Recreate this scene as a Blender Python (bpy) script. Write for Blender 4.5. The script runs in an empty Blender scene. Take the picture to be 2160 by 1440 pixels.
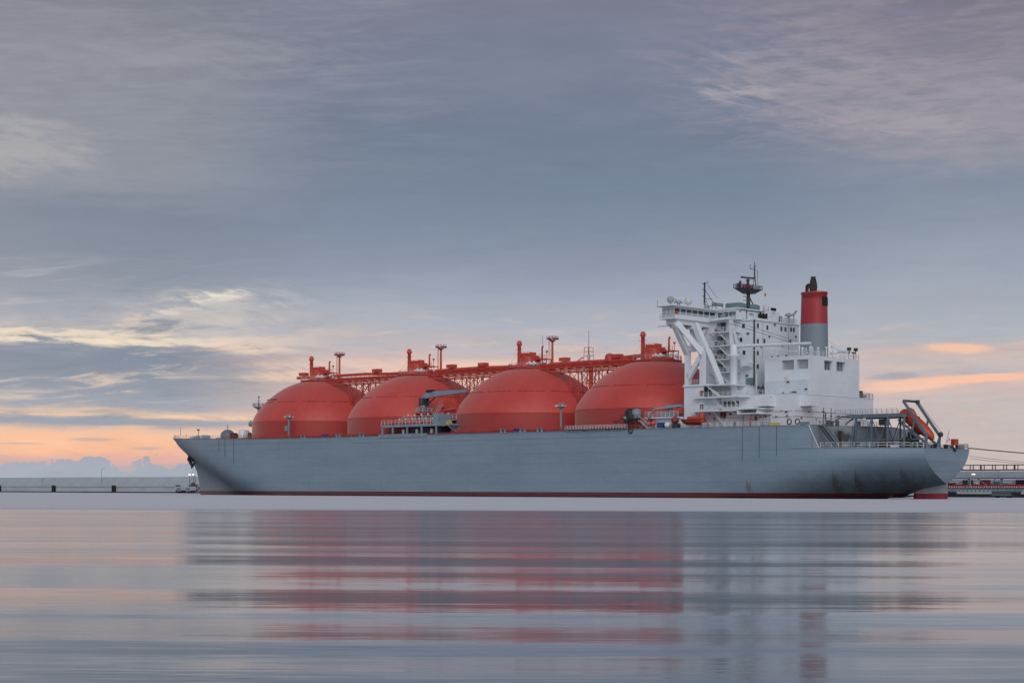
import bpy, math, random
from mathutils import Vector, Matrix
random.seed(7)
R = math.radians
SC = bpy.context.scene
COL = SC.collection

# ------------------------------------------------------------------ camera
EYE = 1.4                                    # metres above the water
cam_d = bpy.data.cameras.new('camera')
cam = bpy.data.objects.new('camera', cam_d); COL.objects.link(cam)
cam.location = (0, 0, EYE)
cam.rotation_euler = (R(90), R(-0.20), 0)
cam_d.sensor_width = 36
cam_d.lens = 63.33
cam_d.shift_y = 0.1463
cam_d.clip_start = 0.5
cam_d.clip_end = 90000
SC.camera = cam

# ------------------------------------------------------------------ node helper
class NT:
    def __init__(s, tree): s.t = tree; s.n = tree.nodes; s.l = tree.links
    def node(s, typ, **kw):
        n = s.n.new(typ)
        for k, v in kw.items(): setattr(n, k, v)
        return n
    def put(s, sock, v):
        if isinstance(v, Sk): s.l.new(v.s, sock)
        elif v is not None:
            if isinstance(v, (tuple, list)) and len(v) == 3 and sock.type == 'RGBA': v = (*v, 1)
            sock.default_value = v
    def math(s, op, a, b=None, c=None, clamp=False):
        n = s.node('ShaderNodeMath', operation=op, use_clamp=clamp)
        s.put(n.inputs[0], a)
        if b is not None: s.put(n.inputs[1], b)
        if c is not None: s.put(n.inputs[2], c)
        return Sk(s, n.outputs[0])
    def comb(s, x, y, z):
        n = s.node('ShaderNodeCombineXYZ')
        for i, v in enumerate((x, y, z)): s.put(n.inputs[i], v)
        return Sk(s, n.outputs[0])
    def sep(s, v):
        n = s.node('ShaderNodeSeparateXYZ'); s.put(n.inputs[0], v)
        return [Sk(s, n.outputs[i]) for i in range(3)]
    def noise(s, vec, scale=1, detail=3, rough=.5, dist=0, color=False):
        n = s.node('ShaderNodeTexNoise'); s.put(n.inputs['Vector'], vec)
        n.inputs['Scale'].default_value = scale; n.inputs['Detail'].default_value = detail
        n.inputs['Roughness'].default_value = rough; n.inputs['Distortion'].default_value = dist
        return Sk(s, n.outputs['Color' if color else 0])
    def ramp(s, f, stops, interp='LINEAR'):
        n = s.node('ShaderNodeValToRGB'); s.put(n.inputs[0], f)
        cr = n.color_ramp; cr.interpolation = interp
        stops = sorted(stops)
        while len(cr.elements) < len(stops): cr.elements.new(.5)
        for e, (p, c) in zip(cr.elements, stops): e.position = p; e.color = (*c, 1)
        return Sk(s, n.outputs[0])
    def mix(s, f, a, b, mode='MIX'):
        n = s.node('ShaderNodeMix', data_type='RGBA', blend_type=mode, clamp_factor=True, clamp_result=False)
        s.put(n.inputs[0], f); s.put(n.inputs[6], a); s.put(n.inputs[7], b)
        return Sk(s, n.outputs[2])
    def sstep(s, x, lo, hi):
        n = s.node('ShaderNodeMapRange', interpolation_type='SMOOTHSTEP')
        s.put(n.inputs[0], x); n.inputs[1].default_value = lo; n.inputs[2].default_value = hi
        return Sk(s, n.outputs[0])
    def gauss(s, x, y, cx, cy, rx, ry, tilt=0.0):
        dx = x - cx; dy = y - cy - dx * tilt
        q = (dx / rx) * (dx / rx) + (dy / ry) * (dy / ry)
        return s.math('EXPONENT', q * -1.0)
class Sk:
    def __init__(s, nt, sock): s.nt = nt; s.s = sock
    def __add__(s, o): return s.nt.math('ADD', s, o)
    __radd__ = __add__
    def __sub__(s, o): return s.nt.math('SUBTRACT', s, o)
    def __rsub__(s, o): return s.nt.math('SUBTRACT', o, s)
    def __mul__(s, o): return s.nt.math('MULTIPLY', s, o)
    __rmul__ = __mul__
    def __truediv__(s, o): return s.nt.math('DIVIDE', s, o)
def lin(r, g, b):
    f = lambda c: (c / 255 / 12.92) if c <= 10 else ((c / 255 + .055) / 1.055) ** 2.4
    return (f(r), f(g), f(b))

# ------------------------------------------------------------------ sky
W = bpy.data.worlds.new('World'); SC.world = W; W.use_nodes = True
def build_sky():
    nt = NT(W.node_tree); nt.n.clear()
    out = nt.node('ShaderNodeOutputWorld'); bg = nt.node('ShaderNodeBackground')
    nt.l.new(bg.outputs[0], out.inputs[0]); bg.inputs[1].default_value = 0.1
    sky = nt.node('ShaderNodeTexSky', sky_type='NISHITA'); sky.sun_disc = False
    sky.sun_elevation = R(34); sky.sun_rotation = R(178)
    tc = nt.node('ShaderNodeTexCoord'); d = Sk(nt, tc.outputs['Generated'])
    x, y, z = nt.sep(d)
    U = nt.math('ARCTAN2', x, y) * 3800.0                     # azimuth, 3800 per radian (0 = view axis)
    V = nt.math('ARCSINE', z) * 3800.0                        # elevation, same unit
    st = nt.comb(x, y, z * 5.0)                               # clouds are flattened towards the horizon
    n1 = nt.noise(st, 7, 5, .55, .4) - .5
    n2 = nt.noise(st, 22, 6, .6, .3) - .5
    st2 = nt.comb(x, y, z * 9.0)
    n3 = nt.noise(st2, 34, 8, .62, .5) - .5
    amp = nt.sstep(V, 20, 520)
    Vw = V + n1 * (amp * 170.0 + 22.0) + n2 * (amp * 60.0 + 22.0) + n3 * (amp * 24.0 + 16.0)
    f = Vw / 1600.0
    def stops(rows): return [(max(0, (1036 - yy)) / 1600.0, lin(*c)) for yy, c in rows]
    left = nt.ramp(f, stops([(1036, (160, 170, 184)), (985, (188, 170, 172)), (965, (226, 172, 158)), (945, (243, 186, 156)), (920, (242, 196, 164)),
        (908, (214, 184, 170)), (902, (146, 154, 168)), (890, (150, 157, 171)), (882, (222, 190, 168)), (874, (214, 188, 172)), (864, (158, 162, 174)), (820, (138, 147, 163)),
        (770, (126, 136, 153)), (748, (142, 149, 163)), (738, (222, 206, 188)), (726, (240, 222, 198)), (716, (190, 182, 180)), (690, (166, 168, 177)),
        (640, (146, 153, 166)), (560, (130, 139, 154)), (480, (121, 132, 148)), (400, (140, 145, 156)), (250, (138, 142, 152)), (120, (134, 136, 147)), (0, (122, 124, 138)), (-500, (118, 122, 138))]))
    cen = nt.ramp(f, stops([(1036, (205, 184, 180)), (960, (228, 190, 174)), (900, (230, 192, 176)), (840, (218, 190, 178)), (800, (208, 186, 180)), (760, (216, 184, 178)), (740, (196, 182, 184)), (700, (178, 180, 190)),
        (640, (162, 168, 182)), (560, (142, 150, 168)), (480, (127, 138, 158)), (380, (117, 129, 149)), (280, (113, 124, 145)), (150, (122, 128, 147)), (0, (124, 124, 142)), (-500, (118, 122, 138))]))
    right = nt.ramp(f, stops([(1036, (205, 184, 180)), (960, (203, 186, 182)), (900, (200, 186, 184)), (850, (200, 186, 184)), (822, (206, 184, 180)), (812, (216, 184, 174)), (800, (216, 186, 176)), (790, (196, 182, 182)),
        (760, (196, 184, 184)), (748, (204, 184, 178)), (738, (204, 184, 178)), (726, (184, 180, 184)), (690, (174, 177, 186)), (600, (160, 167, 180)), (500, (142, 151, 166)), (420, (131, 141, 158)), (330, (144, 146, 158)),
        (200, (146, 140, 152)), (100, (134, 126, 140)), (0, (118, 112, 128)), (-500, (116, 118, 134))]))
    X = x / nt.math('SQRT', x * x + y * y + 1e-6)
    front = nt.sstep(y, -.2, .4)
    Xn = X + n1 * .05
    wl = (1.0 - nt.sstep(Xn, -.20, -.075)) * front
    wr = nt.sstep(Xn, .12, .22) * front
    c = nt.mix(wl, cen, left); c = nt.mix(wr, c, right)
    def blob(c, cx, cy, rx, ry, tilt, col, gain, lo, hi, tex):
        g = nt.gauss(U, V, cx - 1080, 1036 - cy, rx, ry, tilt)
        m = nt.sstep(g * (tex * 2.6 + 1.0), lo, hi) * gain
        return nt.mix(m, c, lin(*col))
    wisp = nt.noise(nt.comb(x, y, z * 6.0 + x * 1.4), 26, 9, .62, .7) - .5
    fine = nt.noise(nt.comb(x, y, z * 4.0), 60, 8, .66, .4) - .5
    mott = wisp * 1.1 + fine * .7
    s1 = nt.noise(nt.comb(x, y, z * 9.0 - x * .6), 15, 9, .66, .6)
    s2 = nt.noise(nt.comb(x + 3.0, y, z * 8.0 - x * .3), 26, 9, .66, .5)
    # bright torn veil left of centre, thin cirrus top right, pale patches top left
    c = blob(c, 440, 668, 230, 62, .12, (204, 196, 190), .8, .25, 1.3, mott)
    c = blob(c, 450, 634, 130, 16, .14, (244, 230, 208), .9, .45, 1.2, mott)
    c = blob(c, 360, 668, 120, 12, .2, (226, 212, 196), .8, .45, 1.2, mott)
    c = blob(c, 330, 700, 90, 20, -.3, (222, 204, 190), .7, .45, 1.2, mott)
    c = blob(c, 200, 732, 330, 9, -.01, (246, 226, 200), .85, .40, 1.0, mott)
    c = blob(c, 520, 738, 120, 22, .0, (236, 208, 186), .7, .35, 1.0, mott)
    c = blob(c, 60, 350, 190, 75, .05, (168, 166, 168), .75, .2, 1.1, mott)
    c = blob(c, 420, 150, 420, 60, .05, (148, 148, 158), .6, .2, 1.1, mott)
    c = blob(c, 1850, 240, 470, 120, -.18, (158, 151, 161), .85, .25, 1.0, mott)
    c = blob(c, 1700, 60, 330, 90, -.2, (142, 134, 148), .7, .2, 1.1, mott)
    c = blob(c, 1560, 215, 120, 26, .0, (170, 164, 170), .8, .4, 1.1, mott)
    c = blob(c, 1900, 290, 220, 26, -.05, (166, 158, 166), .7, .35, 1.1, mott)
    rs = (s2 - .5) * 1.1 + mott * .5
    c = blob(c, 1990, 740, 85, 15, .0, (250, 196, 164), .9, .35, .95, rs)
    c = blob(c, 2040, 801, 230, 12, .05, (250, 194, 166), .95, .35, .95, rs)
    c = blob(c, 1900, 816, 120, 13, .03, (246, 196, 172), .85, .4, 1.0, rs)
    c = blob(c, 1880, 795, 70, 10, .03, (150, 152, 166), .6, .35, .95, rs)
    c = blob(c, 150, 940, 420, 34, .0, (250, 190, 152), .8, .30, .95, mott * .5)
    c = blob(c, 400, 890, 180, 11, .02, (250, 206, 170), .85, .40, .9, mott)
    c = blob(c, 120, 880, 160, 7, .0, (238, 200, 174), .7, .5, .95, mott)
    winl = wl * nt.sstep(V, 130, 190) * (1.0 - nt.sstep(V, 330, 520))
    c = nt.mix(nt.sstep(s1, .52, .70) * winl * .75, c, nt.mix(nt.sstep(V, 180, 420), lin(236, 208, 184), lin(196, 194, 194)))
    c = nt.mix(nt.sstep(1.0 - s1, .52, .70) * winl * .8, c, lin(120, 132, 149))
    wina = nt.sstep(V, 150, 210) * (1.0 - nt.sstep(V, 260, 420)) * (1.0 - wl) * (1.0 - wr)
    c = nt.mix(nt.sstep(s2, .50, .70) * wina * .6, c, lin(240, 204, 178))
    c = nt.mix(nt.sstep(1.0 - s2, .54, .72) * wina * .5, c, lin(160, 162, 176))
    winr = wr * nt.sstep(V, 60, 160) * (1.0 - nt.sstep(V, 300, 420))
    c = nt.mix(nt.sstep(s2, .54, .72) * winr * .45, c, lin(226, 194, 176))
    c = nt.mix(nt.sstep(1.0 - s2, .52, .72) * winr * .55, c, lin(168, 168, 178))
    winu = nt.sstep(V, 560, 800) * (1.0 - nt.sstep(X, -.10, .02))
    c = nt.mix(nt.sstep(s1 * .6 + s2 * .4, .44, .66) * winu * .42, c, lin(152, 151, 160))
    c = nt.mix(nt.sstep(1.0 - (s1 * .6 + s2 * .4), .46, .66) * winu * .35, c, lin(116, 120, 136))
    winw = nt.sstep(V, 640, 760) * nt.sstep(X, .05, .15)
    c = nt.mix(nt.sstep(s2, .46, .66) * winw * .42, c, lin(158, 149, 158))
    c = nt.mix(nt.sstep(1.0 - s2, .46, .66) * winw * .4, c, lin(118, 120, 138))
    # grey streaks lying in the warm band
    for cx, cy, rx, ry in ((215, 932, 62, 5), (320, 950, 40, 5), (60, 942, 70, 2.5), (100, 905, 90, 3)):
        c = blob(c, cx, cy, rx, ry, .0, (196, 172, 168), .8, .25, .9, mott * .5)
    c = blob(c, 250, 895, 330, 8, .0, (150, 158, 172), .9, .2, .8, mott * .7)
    c = blob(c, 620, 795, 120, 16, .05, (236, 204, 180), .8, .35, 1.0, mott)
    c = blob(c, 700, 770, 260, 14, .03, (228, 200, 184), .6, .35, 1.0, mott)
    c = blob(c, 960, 785, 240, 26, .0, (242, 206, 178), .7, .25, 1.0, mott * .6)
    # cumulus line on the horizon, left
    bn = nt.noise(nt.comb(x, y, z * 1.3), 42, 6, .55) - .5
    bb = nt.noise(nt.comb(x, y, z * 1.2), 120, 4, .6) - .5
    top = 46.0 + nt.sstep(bn, -.10, .16) * 30.0 + bb * 52.0 + bn * 46.0
    cm = nt.sstep(top - V, -2.5, 3.5) * (1.0 - nt.sstep(X, -.12, .02)) * front
    cc = nt.mix(nt.sstep(V, 0, 90), lin(160, 174, 188), lin(152, 160, 177))
    cc = nt.mix(nt.math('MULTIPLY', bb + .5, .25), cc, lin(182, 180, 188))
    c = nt.mix(cm * .96, c, cc)
    # the sunrise lies below the cloud, out to the left of the view
    glow = nt.gauss(U, V, -3200.0, 420.0, 1250.0, 900.0)
    gc = nt.node('ShaderNodeVectorMath', operation='SCALE'); gc.inputs[0].default_value = (1.0, .72, .55); nt.put(gc.inputs['Scale'], glow * 1.0)
    ad = nt.node('ShaderNodeVectorMath', operation='ADD'); nt.put(ad.inputs[0], c); nt.l.new(gc.outputs[0], ad.inputs[1])
    c = Sk(nt, ad.outputs[0])
    # texture of the overcast
    m = nt.node('ShaderNodeVectorMath', operation='SCALE'); nt.put(m.inputs[0], c)
    g = 1.0 + (n2 * .22 + fine * .10 + n1 * .16)
    nt.put(m.inputs['Scale'], g * 10.0 * SKY_GAIN)
    tint = nt.mix(1.0, Sk(nt, m.outputs[0]), (.98, .988, .99), mode='MULTIPLY')
    fin = nt.mix(.035, tint, Sk(nt, sky.outputs[0]))
    nt.put(bg.inputs[0], fin)
SKY_GAIN = 1.0
build_sky()

sun_d = bpy.data.lights.new('sun', 'SUN'); sun_d.energy = 1.3; sun_d.angle = R(50); sun_d.color = (1, .985, .965)
sun = bpy.data.objects.new('sun', sun_d); COL.objects.link(sun)
_az, _el = R(178), R(34)
_s = Vector((math.sin(_az) * math.cos(_el), math.cos(_az) * math.cos(_el), math.sin(_el)))
sun.rotation_euler = (-_s).to_track_quat('-Z', 'Y').to_euler()
sun.location = (200, -200, 300)

vs = SC.view_settings
vs.view_transform = 'Standard'; vs.look = 'None'; vs.exposure = 0; vs.gamma = 1; vs.use_curve_mapping = False
SC.render.engine = 'CYCLES'
SC.cycles.use_denoising = True
SC.cycles.max_bounces = 6

# ------------------------------------------------------------------ frame of reference: the ship's own axes
TH = R(43.312)
ct, st_ = math.cos(TH), math.sin(TH)
ORG = Vector((37.242, 464.0, 0))             # centre of the aftmost tank; x forward, y to port, z up
ROTZ = math.atan2(st_, -ct)
def world(a, b, z=0.0): return Vector((ORG.x - a * ct - b * st_, ORG.y + a * st_ - b * ct, z))

# ------------------------------------------------------------------ materials
def principled(name):
    m = bpy.data.materials.new(name); m.use_nodes = True
    nt = NT(m.node_tree); return m, nt, nt.n['Principled BSDF']
def paint(name, col, rough=.5, var=.12, scale=.35, metallic=0.0, streak=.0, spec=.5, dirt=(0.16, .13, .11)):
    m, nt, b = principled(name)
    tc = nt.node('ShaderNodeTexCoord'); o = Sk(nt, tc.outputs['Object'])
    n = nt.noise(o, scale, 5, .6)
    k = nt.sstep(n, .3, .7)
    c = nt.mix(k, tuple(v * (1 - var) for v in col), tuple(min(1, v * (1 + var)) for v in col))
    if streak:
        x, y, z = nt.sep(o)
        s = nt.noise(nt.comb(x * 1.3, y * 1.3, z * .09), 1.6, 5, .65)
        c = nt.mix(nt.sstep(s, .56, .8) * streak, c, dirt)
    nt.put(b.inputs['Base Color'], c)
    n2 = nt.noise(o, scale * 6, 4, .6)
    nt.put(b.inputs['Roughness'], nt.math('MULTIPLY_ADD', n2, .18, rough - .09))
    b.inputs['Metallic'].default_value = metallic
    b.inputs['Specular IOR Level'].default_value = spec
    bp = nt.node('ShaderNodeBump'); bp.inputs['Strength'].default_value = .25; bp.inputs['Distance'].default_value = .02
    nt.put(bp.inputs['Height'], n2); nt.l.new(bp.outputs[0], b.inputs['Normal'])
    return m
M = {}
M['white'] = paint('white_paint', (.69, .76, .83), .45, .05, .3, streak=.22, dirt=(.50, .47, .44))
def white_plating(name, col):
    m, nt, b = principled(name)
    tc = nt.node('ShaderNodeTexCoord'); o = Sk(nt, tc.outputs['Object']); x, y, z = nt.sep(o)
    n = nt.noise(o, .25, 5, .6)
    c = nt.mix(nt.sstep(n, .3, .7), tuple(v * .95 for v in col), tuple(v * 1.03 for v in col))
    h = 1.0 - nt.sstep(nt.math('ABSOLUTE', nt.math('FRACT', (z - .2) / 2.6) - .5), .0, .022)
    v = 1.0 - nt.sstep(nt.math('ABSOLUTE', nt.math('FRACT', (x + y * .97) / 3.1) - .5), .0, .014)
    k = nt.math('MAXIMUM', h * .5, v * .35)
    c = nt.mix(k * nt.sstep(nt.noise(o, .8, 3), .35, .6), c, tuple(u * .62 for u in col))
    s = nt.noise(nt.comb(x * 2.0, y * 2.0, z * .12), 1.4, 6, .72)
    c = nt.mix(nt.sstep(s, .58, .80) * .30, c, (.50, .48, .45))
    r = nt.noise(nt.comb(x * 3.0, y * 3.0, z * .35), 1.3, 6, .75)
    c = nt.mix(nt.sstep(r, .69, .80) * .55, c, (.36, .24, .16))
    nt.put(b.inputs['Base Color'], c); b.inputs['Roughness'].default_value = .45
    bp = nt.node('ShaderNodeBump'); bp.inputs['Strength'].default_value = .5; bp.inputs['Distance'].default_value = .05
    nt.put(bp.inputs['Height'], n * .8 - k * .5); nt.l.new(bp.outputs[0], b.inputs['Normal'])
    return m
M['white'] = white_plating('white_plating', (.74, .80, .86))
M['panelwhite'] = paint('weathered_white_paint', (.58, .65, .72), .5, .08, .5, streak=.3, dirt=(.4, .4, .4))
M['white_metal'] = paint('white_metal', (.72, .78, .83), .4, .06, .5)
M['grey'] = paint('deck_grey_paint', (.20, .265, .33), .5, .12, .3, streak=.3)
M['grey_steel'] = paint('grey_steel', (.22, .29, .36), .5, .12, .5)
M['gantry'] = paint('gantry_blue_grey', (.135, .185, .235), .5, .15, .6, streak=.2)
M['dark_steel'] = paint('dark_steel', (.035, .045, .055), .5, .3, .7)
M['black'] = paint('black_paint', (.015, .016, .018), .6, .3, .8)
M['soot'] = paint('sooty_metal', (.035, .03, .028), .8, .5, 1.5)
M['redpipe'] = paint('red_pipe_paint', (.55, .065, .045), .5, .2, .5, streak=.2, dirt=(.14, .03, .03))
M['darkred'] = paint('dark_red_deck', (.20, .035, .035), .6, .25, .5)
M['orange'] = paint('orange_fibreglass', (.46, .055, .022), .4, .08, .8)
M['orange_dark'] = paint('dark_orange_paint', (.30, .03, .02), .5, .1, .8)  # darker orange for the rubbing strakes of the boats
M['palepink'] = paint('faded_white_rail', (.62, .52, .52), .5, .1, .8)
M['cream'] = paint('cream_radome', (.62, .60, .58), .45, .05, .8)
M['blue'] = paint('blue_drum', (.03, .07, .25), .5, .2, .8)
M['yellow'] = paint('yellow_paint', (.50, .45, .10), .5, .2, .8)
M['rope'] = paint('mooring_rope', (.16, .16, .17), .9, .2, .8)
M['teal'] = paint('grey_teal_locker', (.16, .24, .27), .5, .12, .5)
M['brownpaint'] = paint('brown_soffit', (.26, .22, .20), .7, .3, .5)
M['shaft'] = paint('interior_grey', (.36, .385, .41), .6, .1, .5)

def glass_mat():
    m, nt, b = principled('dark_window_glass')
    tc = nt.node('ShaderNodeTexCoord'); n = nt.noise(Sk(nt, tc.outputs['Object']), 1.2, 2)
    nt.put(b.inputs['Base Color'], nt.mix(n, (.008, .012, .016), (.03, .04, .048)))
    b.inputs['Roughness'].default_value = .12
    return m
M['glass'] = glass_mat()
def pale_glass():
    m, nt, b = principled('pale_window_glass')
    tc = nt.node('ShaderNodeTexCoord'); n = nt.noise(Sk(nt, tc.outputs['Object']), .8, 2)
    nt.put(b.inputs['Base Color'], nt.mix(n, (.30, .37, .44), (.42, .50, .55)))
    b.inputs['Roughness'].default_value = .2
    return m
M['paleglass'] = pale_glass()
def lamp_mat(power=3.2):
    m, nt, b = principled('lit_lamp')
    tc = nt.node('ShaderNodeTexCoord'); n = nt.noise(Sk(nt, tc.outputs['Object']), 2, 1)
    nt.put(b.inputs['Emission Color'], nt.mix(n, (1, .93, .78), (1, .96, .86)))
    b.inputs['Emission Strength'].default_value = power
    return m
M['lamp'] = lamp_mat()

def hull_mat():
    m, nt, b = principled('hull_paint')
    tc = nt.node('ShaderNodeTexCoord'); o = Sk(nt, tc.outputs['Object'])
    x, y, z = nt.sep(o)
    big = nt.noise(nt.comb(x * .05, y * .05, z * .25), 1, 5, .6)
    fine = nt.noise(nt.comb(x * .25, y * .25, z * 2.2), 1, 6, .65)
    c = nt.mix(nt.sstep(big, .3, .7), (.195, .280, .358), (.235, .325, .405))
    c = nt.mix(nt.sstep(fine, .35, .75) * .35, c, (.31, .40, .47))
    # strakes: thin weld lines along the plating, staggered butts
    zz = nt.math('FRACT', z / 2.45)
    ln = (1.0 - nt.sstep(nt.math('ABSOLUTE', zz - .5), .0, .035)) * .5
    row = nt.math('FLOOR', z / 2.45 + .5)
    xx = nt.math('FRACT', x / 11.0 + row * .37)
    lv = (1.0 - nt.sstep(nt.math('ABSOLUTE', xx - .5), .0, .009)) * .34
    c = nt.mix(nt.math('MAXIMUM', ln, lv) * nt.sstep(fine, .3, .6), c, (.12, .165, .21))
    # vertical run-off streaks
    stn = nt.noise(nt.comb(x * 1.1, y * .4, z * .07), 1.2, 6, .7)
    c = nt.mix(nt.sstep(stn, .56, .80) * .45, c, (.13, .175, .215))
    sl = nt.noise(nt.comb(x * .9, y * .3, z * .10 + 7.0), 1.5, 6, .75)
    c = nt.mix(nt.sstep(sl, .60, .78) * .28, c, (.36, .44, .50))
    # rust patches aft, low on the side
    rn = nt.noise(nt.comb(x * .6, y * .3, z * .25), 1.4, 6, .7)
    rr2 = nt.noise(nt.comb(x * 2.2, y * .8, z * .5), 1.6, 7, .75)
    def rust(c, ax, zc, rx, rz, tilt=0., gain=.8):
        xr = x + y * .6
        g = nt.gauss(xr, z, ax, zc, rx * 1.3, rz, tilt)
        g2 = nt.gauss(xr, z, ax + rx * .7, zc + rz * .5, .22, rz * 1.1)
        c = nt.mix(nt.sstep(g2 + (rn - .5) * .8, .3, .9) * gain, c, (.13, .085, .035))
        return nt.mix(nt.sstep(g * (1.0 + (rr2 - .5) * 4.5), .35, 1.1) * gain, c, (.105, .075, .035))
    c = rust(c, -32.0, 2.3, .9, 1.5, .6, .7)
    c = rust(c, -55.6, 2.9, 1.5, 2.8, .7, .75)
    c = rust(c, -61.1, 3.2, 1.2, 2.6, .7, .7)
    c = rust(c, -72.9, 4.6, 1.2, 2.0, .6, .5)
    aft_shade = nt.sstep(x, -40, -64) if False else (1.0 - nt.sstep(x, -72, -44))
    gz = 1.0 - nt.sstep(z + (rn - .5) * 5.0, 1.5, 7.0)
    c = nt.mix(aft_shade * gz * .72, c, (.05, .058, .06))  # underside shade of the stern painted into the colour, broken up like dirt
    # black smear round the hawse pipe
    g = nt.gauss(x, z, 190.4, 12.0, 3.0, 1.7, .35)
    c = nt.mix(nt.sstep(g + (rn - .5) * .8, .2, 1.0) * .85, c, (.025, .027, .03))
    g = nt.gauss(x, z, 186.0, 7.6, 7, 1.2, .55)
    c = nt.mix(nt.sstep(g + (rn - .5) * .8, .4, 1.2) * .25, c, (.17, .14, .10))
    # boot topping
    edge = 1.28 + (fine - .5) * .05
    wn = nt.noise(nt.comb(x * .12, y * .1, z * 1.6), 1, 5, .7)
    red = nt.mix(nt.sstep(wn, .35, .7), (.115, .022, .025), (.17, .032, .034))
    red = nt.mix(nt.sstep(nt.noise(nt.comb(x * .5, 0, z * 3.), 1, 4, .6), .55, .75) * nt.sstep(x, 178, 186), red, (.45, .16, .10))
    red = nt.mix(1.0 - nt.sstep(z + (wn - .5) * .5, .15, .45), red, (.02, .014, .016))
    c = nt.mix(nt.math('LESS_THAN', z, edge), c, red)
    nt.put(b.inputs['Base Color'], c)
    nt.put(b.inputs['Roughness'], nt.math('MULTIPLY_ADD', fine, .2, .36))
    bp = nt.node('ShaderNodeBump'); bp.inputs['Strength'].default_value = .6; bp.inputs['Distance'].default_value = .08
    dent = nt.noise(nt.comb(x * .42, y * .2, z * .42), 1, 3, .5)
    nt.put(bp.inputs['Height'], dent * 1.0 - ln * .6 - lv)
    nt.l.new(bp.outputs[0], b.inputs['Normal'])
    return m
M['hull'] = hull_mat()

def tank_mat():
    m, nt, b = principled('tank_red_paint')
    tc = nt.node('ShaderNodeTexCoord'); o = Sk(nt, tc.outputs['Object'])
    ge = nt.node('ShaderNodeObjectInfo')
    x, y, z = nt.sep(o)
    off = Sk(nt, ge.outputs['Random']) * 40.0
    n = nt.noise(nt.comb(x + off, y, z), .09, 5, .6)
    c = nt.mix(nt.sstep(n, .3, .7), (.52, .054, .043), (.59, .072, .057))
    s = nt.noise(nt.comb(x * 1.0 + off, y * 1.0, z * .06), .8, 6, .65)
    c = nt.mix(nt.sstep(s, .45, .8) * .35, c, (.40, .036, .032))
    ch = nt.noise(nt.comb(x * .5, y * .5 + off, z * .5), 1.2, 7, .7)
    c = nt.mix(nt.sstep(ch, .5, .8) * .22, c, (.66, .15, .11))
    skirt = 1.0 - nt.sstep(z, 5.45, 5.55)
    pl = nt.math('FRACT', nt.math('ARCTAN2', y, x) * (24 / 6.28318))
    seam = (1.0 - nt.sstep(nt.math('ABSOLUTE', pl - .5), .0, .018)) * .22
    hz = 1.0 - nt.sstep(nt.math('ABSOLUTE', nt.math('FRACT', z / 3.6 + .2) - .5), .0, .012)
    c = nt.mix(nt.math('MAXIMUM', seam, hz * .2), c, (.26, .022, .022))
    runs = nt.noise(nt.comb(nt.math('ARCTAN2', y, x) * 30.0 + off, z * .15, 0.0), 1, 5, .7)
    c = nt.mix(nt.sstep(runs, .56, .78) * .28, c, (.33, .045, .04))
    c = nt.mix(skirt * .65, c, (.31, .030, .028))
    nt.put(b.inputs['Base Color'], c)
    nt.put(b.inputs['Roughness'], nt.math('MULTIPLY_ADD', ch, .2, .42))
    b.inputs['Specular IOR Level'].default_value = .5
    b.inputs['Sheen Weight'].default_value = .45; b.inputs['Sheen Roughness'].default_value = .45; b.inputs['Sheen Tint'].default_value = (1, .78, .72, 1)
    return m
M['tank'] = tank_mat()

def funnel_mat():
    m, nt, b = principled('funnel_paint')
    tc = nt.node('ShaderNodeTexCoord'); o = Sk(nt, tc.outputs['Object']); x, y, z = nt.sep(o)
    n = nt.noise(nt.comb(x, y, z * .2), 1.2, 5, .65)
    r = nt.mix(n, (.34, .03, .04), (.42, .042, .05))
    r = nt.mix(nt.sstep(z, 45.5, 49.5) * .25, r, (.45, .07, .06))
    g = nt.mix(n, (.17, .225, .27), (.22, .275, .315))
    c = nt.mix(nt.math('GREATER_THAN', z, 41.55), g, r)
    c = nt.mix(nt.sstep(n, .6, .85) * .3, c, (.12, .08, .08))
    nt.put(b.inputs['Base Color'], c); b.inputs['Roughness'].default_value = .5
    return m
M['funnel'] = funnel_mat()

def concrete(name, col, var=.18):
    m, nt, b = principled(name)
    tc = nt.node('ShaderNodeTexCoord'); o = Sk(nt, tc.outputs['Object']); x, y, z = nt.sep(o)
    n = nt.noise(nt.comb(x * .12, y * .12, z * .5), 1, 6, .65)
    s = nt.noise(nt.comb(x * .9, y * .9, z * .12), 1, 6, .7)
    c = nt.mix(nt.sstep(n, .3, .7), tuple(v * (1 - var) for v in col), tuple(v * (1 + var) for v in col))
    c = nt.mix(nt.sstep(s, .55, .85) * .35, c, tuple(v * .55 for v in col))
    nt.put(b.inputs['Base Color'], c); b.inputs['Roughness'].default_value = .85
    bp = nt.node('ShaderNodeBump'); bp.inputs['Strength'].default_value = .4; bp.inputs['Distance'].default_value = .05
    nt.put(bp.inputs['Height'], s); nt.l.new(bp.outputs[0], b.inputs['Normal'])
    return m
M['concrete'] = concrete('pale_concrete', (.44, .49, .53), .08)
M['concrete2'] = concrete('weathered_concrete', (.25, .28, .30), .25)
M['darkconcrete'] = concrete('stained_concrete', (.16, .18, .195), .25)
M['wetconcrete'] = concrete('wet_black_concrete', (.02, .022, .024), .4)
def stripes_mat():
    m, nt, b = principled('red_white_striped_board')
    tc = nt.node('ShaderNodeTexCoord'); x, y, z = nt.sep(Sk(nt, tc.outputs['Object']))
    k = nt.math('GREATER_THAN', nt.math('FRACT', x / .8), .5) * nt.math('LESS_THAN', z, .3)
    nt.put(b.inputs['Base Color'], nt.mix(k, (.48, .04, .06), (.62, .62, .64))); b.inputs['Roughness'].default_value = .6
    return m
M['stripes'] = stripes_mat()

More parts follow.
